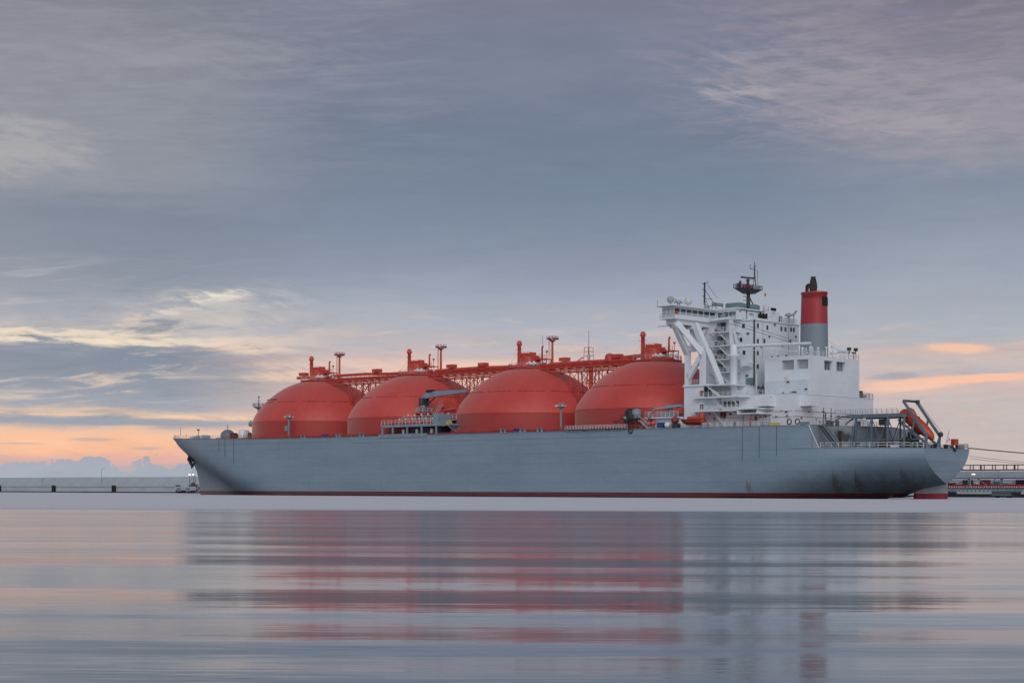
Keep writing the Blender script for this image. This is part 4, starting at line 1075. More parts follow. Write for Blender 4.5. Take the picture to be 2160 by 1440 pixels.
    # starboard low annex seen past the casing
    p = MB(); p.rail([(-53.8, -11, 24.32), (-53.8, -16.8, 24.32), (-45, -16.8, 24.32)], 1.15, 1.3, .07); p.build('annex_railing', 'shaft', low)
    MB().box(-53.2, -53.8, -11.6, -12.3, 24.3, 26).build('cowl', 'dark_steel', low)
    MB().box(-52, -53, -14, -15.2, 24.3, 25.1).build('cowl', 'shaft', low)
    # space between tower and casing: dim gear
    q = MB()
    for z in (24.4, 25.4, 26.3): q.box(-38, -41, -8, 9.5, z, z + .12)
    for a in (-38.2, -39.5, -40.8): q.box(a - .1, a + .1, 8.8, 9.0, 24.3, 27)
    q.box(-38.3, -40.3, 5, 8.5, 24.3, 26.2); q.build('machinery_rack', 'dark_steel', low)
    q = MB(); q.rail([(-37.5, 12, 24.32), (-37.5, 16.7, 24.32), (-41, 16.7, 24.32), (-53, 16.7, 24.32)], 1.1, 1.4, .05); q.bar((-40.2, 12.5, 24.3), (-40.2, 12.5, 29.5), .12); q.build('deck_railing', 'white_metal', low)
    return low, tw
low, tower = superstructure()

# ---- funnel
def funnel():
    q = MB(); n = 40; prof = [(3.15, 33.4), (3.1, 36), (3.02, 41.55), (2.9, 47), (2.84, 48.7), (2.98, 48.75), (2.98, 49.2), (2.84, 49.25)]
    vs = []; fs = []
    ca, cb = -48.0, 0.0
    for r, z in prof:
        for k in range(n):
            t = 2 * math.pi * k / n; vs.append((ca + r * 1.12 * math.cos(t), cb + r * .95 * math.sin(t), z))
    for i in range(len(prof) - 1):
        for k in range(n): fs.append((i * n + k, i * n + (k + 1) % n, (i + 1) * n + (k + 1) % n, (i + 1) * n + k))
    q.add(vs, fs, True); q.add(vs[-n:], [tuple(range(n))])
    f = q.build('funnel', 'funnel', ship)
    MB().torus((ca, cb, 48.1), (0, 0, 1), 2.95, .06, 32, 5).build('rim_band', 'darkred', f)
    # grille on the aft side
    q = MB(); t0 = math.atan2(-.3, -1)
    for k in range(7):
        t = R(159 + k * 6.6); r1, r2 = 2.93 * 1.12, 2.93 * .95
        q.bar((ca + (r1 + .06) * math.cos(t), cb + (r2 + .06) * math.sin(t), 45.9), (ca + (r1 + .03) * math.cos(t), cb + (r2 + .03) * math.sin(t), 47.9), .2, .1)
    for z in (45.9, 46.9, 47.9): q.tube([(ca + (2.93 * 1.12 + .05) * math.cos(R(d)), cb + (2.93 * .95 + .05) * math.sin(R(d)), z) for d in range(157, 204, 6)], .07, 4)
    q.build('grille', 'black', f)
    q = MB(); q.add([(ca + (2.9 * 1.12 + .04) * math.cos(R(d)), cb + (2.9 * .95 + .04) * math.sin(R(d)), z) for z in (45.8, 48.0) for d in range(156, 206, 5)], [(i, i + 1, 10 + i + 1, 10 + i) for i in range(9)]); q.build('grille_opening', 'soot', f)
    q = MB(); q.lathe((-47.9, .3, 49.2), [(.85, 0), (.98, 1.3), (.85, 2.4), (.6, 3.4), (.58, 3.7), (.66, 3.75)], 16); q.build('exhaust_uptake', 'soot', f)
    for a, b, h in ((-46.2, .5, 1.5), (-45.9, -.4, 1.1), (-46.7, .9, .9)):
        q = MB(); q.tube([(a, b, 49.2), (a, b, 49.2 + h), (a - .2, b, 49.5 + h), (a - .6, b, 49.6 + h)], .36 if h > 1.2 else .2, 8); q.build('exhaust_pipe', 'soot', f)
    # lifting beam frame behind the funnel
    q = MB(); q.bar((-51, -3.0, 36.3), (-52.6, -6.8, 35.4), .5, .5); q.bar((-50.5, -2.5, 37.6), (-52.0, -6.2, 35.6), .12)
    q.box(-51.5, -53.2, -4.0, -8.0, 35.0, 35.4)
    for b in (-4.2, -5.6, -7.6): q.bar((-52.8, b, 33.4), (-52.8, b, 35.1), .18)
    q.bar((-52.8, -5.6, 33.4), (-52.8, -7.6, 35), .1); q.tube([(-50.8, -3.0, 34.6), (-52.4, -5.4, 35.3)], .35, 8)
    q.build('maintenance_crane', 'white_metal', ship)
    q = MB()
    for i, (a, b) in enumerate(((-50, 8), (-51.5, 6.5), (-52.6, 5.2), (-52.8, 2.0), (-52.6, -1))):
        q.tube([(a, b, 33.4), (a, b, 35.2 + .3 * (i % 2))], .16, 6); q.lathe((a, b, 35.3 + .3 * (i % 2)), [(.3, -.1), (.3, .2), (.05, .3)], 8)
    q.build('vent_pipe', 'white_metal', ship)
funnel()

# ---- bridge with its wings and the brackets below
def bridge():
    z0, z1 = 43.0, 45.75
    q = MB(); q.box(-20.6, -24.2, -23.8, 23.8, z0, 43.9); q.box(-20.6, -24.2, -23.8, 23.8, 45.35, z1)
    for s in (1, -1):
        for b in [23.7 - i * 2.32 for i in range(8)]: q.box(-24.2, -24.0, s * (b - .1), s * (b + .1), 43.9, 45.35)
        for a in (-20.7, -21.9, -23.1, -24.1): q.box(a - .08, a + .08, s * 23.6, s * 23.8, 43.9, 45.35)
    q.box(-20.6, -20.8, -23.8, 23.8, 43.9, 45.35)
    q.box(-21.4, -21.6, -22, 22, 43.9, 45.35)
    w = q.build('bridge_wing', 'white', ship)
    q = MB(); q.prism([(-20.2, 24.3), (-24.7, 24.3), (-24.7, 7.5), (-24.7, -24.3), (-20.2, -24.3)], 42.72, 43.0); q.build('wing_deck', 'white_metal', w)
    q = MB(); q.prism([(-20.9, 22.6), (-24.2, 22.6), (-24.2, -22.6), (-20.9, -22.6)], 41.55, 42.72); q.build('wing_girder', 'white', w)
    q = MB(); q.prism([(-19.4, 24.9), (-25.0, 24.9), (-25.0, -24.9), (-19.4, -24.9)], 45.78, 46.02); q.build('wing_roof', 'white_metal', w)
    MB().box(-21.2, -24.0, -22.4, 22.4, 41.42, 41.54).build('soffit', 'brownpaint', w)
    up = MB().box(-.06, .06, -1.02, 1.02, -.36, .36).mesh('window', 'glass'); dn = MB().box(-.04, .04, -1.02, 1.02, -.35, .35).mesh('window', 'paleglass')  # lower panes: reflected light painted as a pale base colour
    for s in (1, -1):
        for i in range(7):
            b = s * (23.7 - 1.16 - i * 2.32)
            put('window', up, w, -24.12, b, 44.98); put('window', dn, w, -24.1, b, 44.26)
    ed = MB().box(-.5, .5, -.05, .05, -.7, .7).mesh('window', 'paleglass')
    for a in (-21.3, -22.5, -23.6): put('window', ed, w, a, 23.72, 44.63)
    MB().box(-24.15, -24.32, 22.3, 23.5, 44.0, 44.6).build('life_ring', 'redpipe', w)
    p = MB(); p.rail([(-20.3, 24.2, 43.0), (-24.6, 24.2, 43.0)], 1.0, 1.2, .05); p.bar((-20, 24.9, 46), (-20, 24.9, 47.3), .1); p.build('wing_railing', 'shaft', w)
    p = MB(); p.rail([(-24.8, 24.6, 46.02), (-24.8, 8, 46.02)], 1.3, 1.9, .045); p.build('roof_railing', 'white_metal', w)
    MB().bar((-24.2, 21.8, 41.2), (-19.8, 24.4, 41.1), .2, .12).build('cable_boom', 'dark_steel', w)
    # wheelhouse
    q = MB(); q.box(-20.8, -30.2, -6.9, 6.9, 42.9, 45.78); wh = q.build('wheelhouse', 'white', ship)
    MB().box(-20.6, -30.6, -7.3, 7.3, 46.03, 46.3).build('wheelhouse_roof', 'white_metal', wh)
    MB().box(-24.9, -30.0, 5, 7.2, 45.78, 46.03).build('roof_edge', 'white_metal', wh)
    wm = MB().box(-.68, .68, -.06, .06, -.55, .55).mesh('window', 'glass')
    for a in (-25.35, -27.0, -28.6): put('window', wm, wh, a, 6.95, 44.75)
    MB().box(-29.3, -29.95, 6.9, 7.0, 43.2, 45.3).build('door', 'dark_steel', wh)
    q = MB(); q.prism([(-24.7, 7.0), (-24.7, 10.6), (-33.0, 12.6), (-34.2, 9.8), (-34, 7)], 42.95, 43.2); q.build('bridge_deck', 'white_metal', wh)
    MB().tube([(-30.35, 2.9, 43), (-30.35, 2.9, 46)], .1, 6).build('drain_pipe', 'dark_steel', wh)
    for b, z, w_ in ((3.9, 43.4, .8), (5.6, 45.4, .4), (1.0, 45.0, 1.6)): MB().box(-30.25, -30.5, b - w_ / 2, b + w_ / 2, z, z + .22).build('fitting', 'dark_steel', wh)
    # aft top house with hatch
    q = MB(); q.box(-30.3, -36.5, -9.0, -1.0, 42.9, 44.3); q.box(-31.0, -35.5, -3.8, -.9, 44.3, 45.5); th = q.build('chart_house', 'white', ship)
    put('window', MB().box(-.06, .06, -.55, .55, -.75, .75).mesh('window', 'glass'), th, -36.56, -2.4, 43.7)
    q = MB()
    for i in range(6): q.box(-37.3, -37.6, 8.0 - i * .62, 7.55 - i * .62, 43.2, 44.3 + .25 * (i % 2))
    q.build('horn_loudspeaker', 'black', ship)
    q = MB()
    for i in range(5): q.box(-36.0, -36.3, .9 - i * .42, .62 - i * .42, 45.6, 46.3)
    q.build('signal_lamp', 'black', ship)
    # lockers and tanks on the wheelhouse top
    for b0, b1 in ((6.6, 2.0), (.2, -3.6)):
        q = MB(); n = 8; vs = []
        for a in (-26.6, -29.6):
            vs += [(a, b0, 46.3), (a, b1, 46.3), (a, b1, 47.5)] + [(a, b1 + (b0 - b1) * k / n, 47.5 + .28 * math.sin(math.pi * k / n)) for k in range(1, n)] + [(a, b0, 47.5)]
        m = len(vs) // 2
        q.add(vs, [tuple(range(m)), tuple(range(2 * m - 1, m - 1, -1))] + [(i, m + i, m + (i + 1) % m, (i + 1) % m) for i in range(m)]); q.build('top_locker', 'teal', wh)
    # no smoking board
    sb = MB().box(-25.2, -25.35, 5.2 + .6, 9.6 + .6, 46.9, 47.65).build('warning_board', 'black', wh)
    cu = bpy.data.curves.new('lettering', 'FONT'); cu.body = 'NO SMOKING'; cu.size = .72; cu.extrude = .01; cu.align_x = 'CENTER'; cu.align_y = 'CENTER'
    tmp = bpy.data.objects.new('lettering_curve', cu); COL.objects.link(tmp); bpy.context.view_layer.update()
    me = bpy.data.meshes.new_from_object(tmp.evaluated_get(bpy.context.evaluated_depsgraph_get())); bpy.data.objects.remove(tmp)
    me.materials.clear(); me.materials.append(M['white_metal']); t = bpy.data.objects.new('lettering', me); COL.objects.link(t); t.parent = sb
    # text reads left to right as b falls, facing aft
    t.rotation_euler = (R(90), 0, R(-90)); t.location = (-25.38, 8.0, 47.27)
    for b in (5.9, 10.1): MB().bar((-25.2, b, 46.0), (-25.2, b, 46.95), .08).build('board_post', 'dark_steel', wh)
    # radomes on the wing roof
    def radome(a, b, z, r, post, mat, squash=1.0):
        q = MB(); q.tube([(a, b, 46.0), (a, b, z)], .16, 6); o = q.build('radome_post', 'shaft', ship)
        q = MB(); q.lathe((a, b, z + r * squash), [(r * math.sin(R(180 - 18 * k)) + .001, -r * squash * math.cos(R(18 * k)) ) for k in range(11)], 16)
        q.build('radome', mat, o)
    radome(-22.4, 22.9, 46.6, .85, 1, 'shaft'); radome(-22.4, 16.0, 46.7, .95, 1, 'cream')
    q = MB(); q.tube([(-22.6, 20.0, 46), (-22.6, 20.0, 46.9)], .35, 8); q.lathe((-22.6, 20.0, 46.9), [(1.0, 0), (.95, .25), (.6, .5), (.05, .6)], 12); q.build('mushroom_vent', 'grey_steel', ship)
    q = MB(); q.tube([(-22.6, 21.7, 46), (-22.6, 21.7, 47.4)], .08, 5); q.lathe((-22.6, 21.5, 47.4), [(.45, 0), (.4, .3), (.05, .5)], 8); q.build('satellite_antenna', 'shaft', ship)
    q = MB(); q.lathe((-22.8, 10.6, 46.0), [(.35, 0), (.35, .9), (.1, 1.5), (.08, 2.2)], 8); q.build('antenna_tuner', 'cream', ship)
    q = MB(); q.box(-22.2, -23.4, 8.9, 10.2, 46.0, 47.2); q.build('vent_box', 'grey_steel', ship)
    q = MB(); q.tube([(-36.8, -5.6, 43), (-36.8, -5.6, 44.7)], .35, 8); q.lathe((-36.8, -5.6, 44.7), [(1.0, 0), (.9, .4), (.4, .75), (.05, .8)], 10); q.build('mushroom_vent', 'shaft', ship)
    q = MB(); q.tube([(-36.8, -7.8, 43), (-36.8, -7.8, 45.2)], .12, 6); q.bar((-36.8, -7.4, 45.0), (-36.8, -8.9, 46.2), .5, .3); q.build('searchlight', 'shaft', ship)
    q = MB(); q.lathe((-31.5, -3.5, 46.3), [(.3, -.8), (.75, 0), (.75, .9), (.3, 1.3)], 10); q.build('satellite_dome', 'cream', ship)
    # lattice signal mast
    q = MB(); q.tube([(-18.5 - 2.5, 7.6, 46.0), (-18.5 - 2.5, 7.6, 53.0)], [.26, .2], 8)
    for z in (52.6, 51.2, 49.5, 47.5): q.bar((-21, 7.6, z), (-21, 8.5, z + .1), .14)
    q.bar((-21, 7.4, 51.2), (-23.4, 5.6, 46.6), .14); q.bar((-21, 7.1, 52.9), (-23.2, 5.3, 49.2), .08); q.bar((-21, 6.9, 48.6), (-22, 6.6, 46.1), .1)
    q.bar((-21, 7.6, 49.0), (-22.4, 6.4, 49.0), .1); q.bar((-21, 7.6, 47.2), (-23.2, 5.7, 47.2), .12); q.bar((-21, 7.6, 53.0), (-21.6, 6.8, 53.1), .12)
    q.build('signal_mast', 'dark_steel', ship)
    # radar mast
    q = MB(); q.tube([(-28.7, .0, 46.3), (-28.7, 0, 50.5)], [.55, .45], 8); q.bar((-28.7, -.4, 49.6), (-29.4, -2.2, 46.4), .2); q.bar((-28.7, .2, 47.5), (-29.4, -1.7, 47.5), .1)
    for z in (47.4, 48.6, 49.5): q.bar((-28.7, .2, z), (-28.7, 2.2, z), .12)
    q.prism([(-27.9, 1.2), (-29.5, 1.2), (-29.5, -1.4), (-27.9, -1.4)], 50.4, 50.7)
    vs = [(-27.7, .9, 50.3), (-29.7, .9, 50.3), (-29.7, -1.4, 50.3), (-27.7, -1.4, 50.3), (-27.2, 4.3, 51.5), (-30.2, 4.3, 51.5), (-30.2, -4.0, 51.5), (-27.2, -4.0, 51.5)]
    q.add(vs, [(0, 1, 2, 3), (4, 5, 6, 7), (0, 1, 5, 4), (1, 2, 6, 5), (2, 3, 7, 6), (3, 0, 4, 7)])
    q.rail([(-27.3, 4.2, 51.5), (-30.1, 4.2, 51.5), (-30.1, -3.9, 51.5), (-27.3, -3.9, 51.5), (-27.3, 4.2, 51.5)], .9, 1.3, .06)
    q.tube([(-28.7, .2, 51.5), (-28.7, .2, 53.6)], [.5, .3], 8); q.box(-28.4, -29.0, -.1, .5, 53.4, 53.9)
    q.bar((-28.7, -3.3, 51.5), (-28.7, -2.6, 55.6), .14); q.bar((-28.7, -1.9, 51.5), (-28.7, -2.6, 55.6), .1); q.tube([(-28.7, -2.6, 55), (-28.7, -2.6, 58.4)], [.2, .08], 6)
    for z in (52.6, 53.7, 54.7): q.bar((-28.7, -3.1, z), (-28.7, -2.1, z), .08)
    q.bar((-28.7, -3.8, 51.5), (-28.7, -3.8, 56.5), .07); q.bar((-28.7, -.8, 56.6), (-28.7, -3.4, 56.4), .1); q.bar((-28.7, -.8, 56.4), (-28.7, -.7, 57.6), .1); q.bar((-28.7, -1.8, 57.0), (-28.7, -3.5, 57.5), .08)
    q.tube([(-28.7, 3.4, 51.5), (-28.7, 3.4, 53.2)], .3, 6); q.tube([(-28.7, 4.1, 51.4), (-28.7, 4.1, 52.6)], .4, 6)
    rm = q.build('radar_mast', 'dark_steel', ship)
    MB().bar((-28.7, 3.0, 54.15), (-28.7, -2.6, 54.3), .35, .38).build('radar_scanner', 'dark_steel', rm)
    q = MB()
    for b in (1.7, -.9): q.box(-28.4, -29, b - .4, b + .4, 51.7, 52.5)
    q.build('red_signal_light', 'redpipe', rm)
    MB().tube([(-28.7, 1.4, 46.3), (-28.7, 1.4, 55.5)], .06, 4).build('halyard', 'cream', rm)
    fl = thing('flag', 'tiny red flag flying from the halyard beside the dark radar mast', 'flag', -30.5, -4.6, 50.2)
    q = MB(); q.add([(-30.5, -4.4, 50.9), (-30.5, -5.0, 50.4), (-30.5, -4.7, 49.8), (-30.5, -4.3, 50.2)], [(0, 1, 2, 3)]); q.add([(-30.45, -4.4, 50.9), (-30.45, -5.0, 50.4), (-30.45, -4.7, 49.8), (-30.45, -4.3, 50.2)], [(3, 2, 1, 0)]); q.build('cloth', 'redpipe', fl)
    # brackets under the wings
    for s in (1, -1):
        q = MB(); P = lambda a, b, z: (a, s * b, z)
        def beam(p, r, w, h): q.bar(p, r, w, h)
        q.box(-23.4, -24.5, s * 17.5, s * 18.6, 26.95, 36.6)
        q.box(-27.9, -29.0, s * 17.5, s * 18.6, 26.95, 35.2)
        beam(P(-23.9, 18.1, 34.6), P(-23.4, 23.0, 42.0), 1.3, 1.1)
        beam(P(-28.4, 18.1, 34.6), P(-24.0, 22.4, 41.9), 1.2, 1.3)
        beam(P(-23.6, 18.1, 35.9), P(-28.6, 18.1, 35.9), 1.0, 1.1)
        beam(P(-24.3, 18.1, 28.9), P(-28.2, 18.1, 34.2), 1.0, 1.1)
        beam(P(-24.2, 15.6, 42.0), P(-28.6, 16.4, 34.6), 1.15, 1.5)
        beam(P(-28.6, 16.6, 35.6), P(-30.2, 12.6, 26.9), 1.1, 1.4)
        q.box(-22.0, -23.0, s * 13.6, s * 14.8, 35.5, 42.0)
        beam(P(-22.6, 14.3, 36.0), P(-23.0, 10.0, 41.9), 1.0, 1.0)
        q.box(-22.5, -29.0, s * 9.5, s * 18.0, 26.95, 27.3)
        # rounded haunches where the legs meet the girder
        for b0 in (21.8, 16.9, 14.2):
            for k in range(4): q.box(-21.2, -24.15, s * (b0 - .2 - k * .35), s * (b0 - .6 - k * .35), 41.55 - .75 + k * .18, 41.56)
        q.build('wing_bracket', 'white', ship, **({'label': 'white bracket frame below the port bridge wing'} if s > 0 else {}))
    MB().rail([(-24.6, 18.4, 27.3), (-27.8, 18.4, 27.3)], 1.1, .9, .06).build('bracket_railing', 'palepink', ship)
bridge()

def provision_crane():
    q = MB(); a, b = -34.6, 13.9
    q.lathe((a, b, 0), [(.95, 24.3), (.95, 33.5), (1.6, 33.9), (1.6, 34.15), (.95, 34.2), (.95, 36.6)], 16); c = q.build('provision_crane', 'white', ship)
    q = MB(); q.bar((a + .6, b, 36.5), (a + .9, b, 42.6), .8, .7); q.bar((a - .9, b, 36.8), (a + .6, b, 42.2), .45, .4); q.bar((a + .6, b, 39.6), (a - .3, b, 39.6), .35); q.build('king_post', 'white_metal', c)
    q = MB(); q.tube([(a - .5, b, 36.2), (-55.6, b - 1.2, 35.85)], [.42, .36], 10); q.build('crane_boom', 'white_metal', c)
    q = MB(); q.tube([(a + .9, b, 42.4), (-52, b - 1, 36.5)], .045, 4); q.tube([(a + .9, b + .5, 41.7), (-51, b - .5, 36.2)], .045, 4); q.build('wire', 'dark_steel', c)
    q = MB(); q.bar((-45.2, b - .6, 33.4), (-45.2, b - .6, 35.9), .25); q.bar((-45.2, b - .6, 35.6), (-47, b - .6, 33.4), .15); q.tube([(a - 1, b, 35.2), (-44, b, 34.9), (-52, b - .8, 34.2)], .07, 4); q.build('boom_rest', 'white_metal', c)
    q = MB()
    for da in (-53.4, -51.6):
        for db in (9.9, 8.6): q.bar((da, db, 33.4), (da, db, 35.4), .18)
    q.bar((-53.4, 9.9, 33.4), (-51.6, 9.9, 35.4), .12)
    q.build('boom_crutch', 'white_metal', c)
    # tapered store locker on the tower side
    q = MB(); q.add([(-35.2, 9.5, 32.9), (-37.1, 9.5, 32.2), (-37.1, 12.0, 32.6), (-35.2, 12.0, 33.3), (-35.2, 9.5, 30.9), (-37.1, 9.5, 31.0), (-37.1, 12.0, 31.7), (-35.2, 12.0, 31.4)],
          [(0, 1, 2, 3), (4, 5, 6, 7), (0, 1, 5, 4), (1, 2, 6, 5), (2, 3, 7, 6), (3, 0, 4, 7)]); q.build('store_locker', 'white_metal', tower)
provision_crane()

# ---- poop: inner house, rails, winches
HP = [(-63.0, 15), (-63.6, 13.2), (-64.6, 11.4), (-65.9, 8.6), (-67.4, 5), (-68.4, 1.5)]
POOP = [(-62.2, 22.8)] + [(-62.2, -22.8), (-63.0, -22.8)] + [(a, -b) for a, b in HP] + HP[::-1] + [(-63.0, 22.8)]
def poop():
    q = MB(); q.prism(POOP, 11.3, 16.55)
    m, nt, b = principled('sooty_grey_paint')
    tc = nt.node('ShaderNodeTexCoord'); o = Sk(nt, tc.outputs['Object']); x, y, z = nt.sep(o)
    n = nt.noise(nt.comb(x * .8, y * .8, z * .6), 1, 6, .7)
    c = nt.mix(n, (.20, .25, .29), (.26, .31, .35))
    g = nt.gauss(y, z, 12.2, 14.2, 3.2, 2.0, .3)
    c = nt.mix(nt.sstep(g + (n - .5) * 1.4, .35, 1.0) * .85, c, (.03, .027, .026))
    nt.put(b.inputs['Base Color'], c); b.inputs['Roughness'].default_value = .6
    ph = q.build('poop_house', m, ship)
    MB().prism([(-62.15, 22.9), (-62.15, -22.9), (-63.1, -22.9)] + [(a - .1, -b) for a, b in HP] + [(a - .1, b) for a, b in HP[::-1]] + [(-63.1, 22.9)], 16.55, 16.65).build('upper_deck', 'grey', ph)
    q = MB()
    for a0, b0 in ((-63.5, 21.2), (-63.5, 20.0)): q.bar((a0, b0, 16.6), (a0 - 4.4, b0, 11.5), .14, .3); q.bar((a0, b0, 17.6), (a0 - 4.4, b0, 12.5), .08)
    for k in range(12):
        t = (k + .5) / 12; q.bar((-63.5 - 4.4 * t, 20.0, 16.6 - 5.1 * t), (-63.5 - 4.4 * t, 21.2, 16.6 - 5.1 * t), .3, .08)
    q.build('stairway', 'dark_steel', ship)
    q = MB(); q.rail([(-63.0, 22.7, 16.6), (-63.0, 15, 16.6)] + [(a, b, 16.6) for a, b in HP], 1.1, 1.4, .05); q.build('deck_railing', 'shaft', ship)
    edge = lambda a: half(a, 11.3) - .25
    q = MB(); q.rail([(a, edge(a), 11.4) for a in (-64.6, -67, -70, -73, -76, -79, -81.5, -83.5)], 1.15, 1.6, .065, 2); q.build('poop_railing', 'white_metal', ship)
    q = MB(); q.rail([(a, -edge(a), 11.4) for a in (-64.6, -67, -70, -73, -76, -79, -81.5, -83.5)], 1.15, 1.6, .06, 2); q.build('poop_railing', 'shaft', ship); q = MB(); q.rail([(-83.5, 9.6, 11.4), (-83.5, 6, 11.4)], 1.15, 1.4, .06, 2); q.build('poop_railing', 'shaft', ship); q = MB(); q.rail([(-83.5, -5.5, 11.4), (-83.5, -9.6, 11.4)], 1.2, .7, .07, 2); q.build('poop_railing', 'shaft', ship)
    for a in (-65.6, -68.0, -71.4, -74.0, -75.2, -80.2, -81.6):
        d = Vector((.6, 1, 0)) if a < -72 else Vector((.2, 1, 0))
        MB().torus((a, edge(a) + .1, 12.0), d, .48, .16, 12, 6).build('fairlead_roller', 'grey_steel', ship)
    for i, (a, b, r, m_) in enumerate(((-68, 12, .8, 'dark_steel'), (-71, 14.2, .6, 'teal'), (-74.5, 12.0, .8, 'soot'), (-77.5, 6.5, 1.3, 'soot'), (-80, 8, .7, 'dark_steel'), (-79, 3.0, .8, 'teal'), (-81.5, 1.2, .55, 'dark_steel'))):
        q = MB(); q.tube([(a - 1.0, b, 11.4 + r), (a + 1.0, b, 11.4 + r)], r, 12); q.box(a - 1.4, a + 1.4, b - .6, b + .6, 11.35, 11.7); q.box(a + 1.0, a + 1.5, b - .7, b + .7, 11.4, 11.4 + 1.4 * r); q.build('mooring_winch', m_, ship)
    for i, (a, b) in enumerate(((-82.9, 6.8), (-82.9, 4.2), (-82.9, 2.2), (-82.9, -.8), (-82.9, -2.6), (-82.9, -6.4), (-82.9, -8.2))):
        q = MB()
        for s in (-.45, .45): q.lathe((a, b + s, 11.35), [(.28, 0), (.26, .8), (.36, .85), (.36, 1.0)], 8)
        q.build('bollard', 'dark_steel' if i % 2 else 'shaft', ship)
    MB().box(-82.2, -83.2, -4.3, -6.0, 12.4, 13.7).build('stern_light_box', 'orange', ship)
    q = MB(); 
    for b in (-4.5, -5.8): q.bar((-82.7, b, 11.3), (-82.7, b, 12.4), .25)
    q.build('box_leg', 'orange', ship)
    q = MB(); q.bar((-82.5, -1.2, 11.4), (-82.5, -3.0, 15.6), .1); q.bar((-82.5, -1.9, 12.8), (-82.5, -3.2, 13.9), .12); q.bar((-82.5, -3.2, 13.9), (-82.5, -3.0, 12.6), .1); q.build('ensign_staff', 'shaft', ship)
    q = MB(); q.tube([(-83.6, -2.3, 12.0), (-83.95, -3.0, 11.2), (-83.95, -3.3, 10.9)], .3, 8); q.build('stern_fairlead', 'dark_steel', ship)
    MB().box(-75.9, -77.3, 9.8, 11.2, 11.4, 12.1).build('liferaft_canister', 'white_metal', ship)
    q = MB(); q.lathe((-66.3, 16.8, 11.4), [(.35, 0), (.35, 3.2), (.5, 3.6), (.1, 4.0)], 8); q.build('ventilator', 'soot', ship)
    q = MB()
    for b in (6, 9): q.bar((-62.7, b + 9, 16.6), (-62.7, b + 9, 20.6), .12)
    q.bar((-62.7, 17.2, 16.6), (-62.7, 17.2, 19.4), .18); q.bar((-62.7, 17.2, 19.4), (-62.7, 18.6, 19.8), .18)
    q.build('lamp_arm', 'dark_steel', ship)
    for a, b, w, h, m_ in ((-62.6, 16.0, .8, 1.2, 'dark_steel'), (-62.6, 14.6, .6, 1.0, 'soot'), (-63.2, 13.2, .6, 1.2, 'dark_steel'), (-64.0, 11.8, .4, .9, 'white_metal'), (-65.2, 7.5, .7, 1.1, 'teal')):
        MB().box(a - w / 2, a + w / 2, b - .4, b + .4, 16.65, 16.65 + h).build('machinery_box', m_, ship)
    MB().box(-76.8, -78.2, 2.6, 5.4, 11.4, 15.2).build('steering_vent', 'dark_steel', ship)
poop()

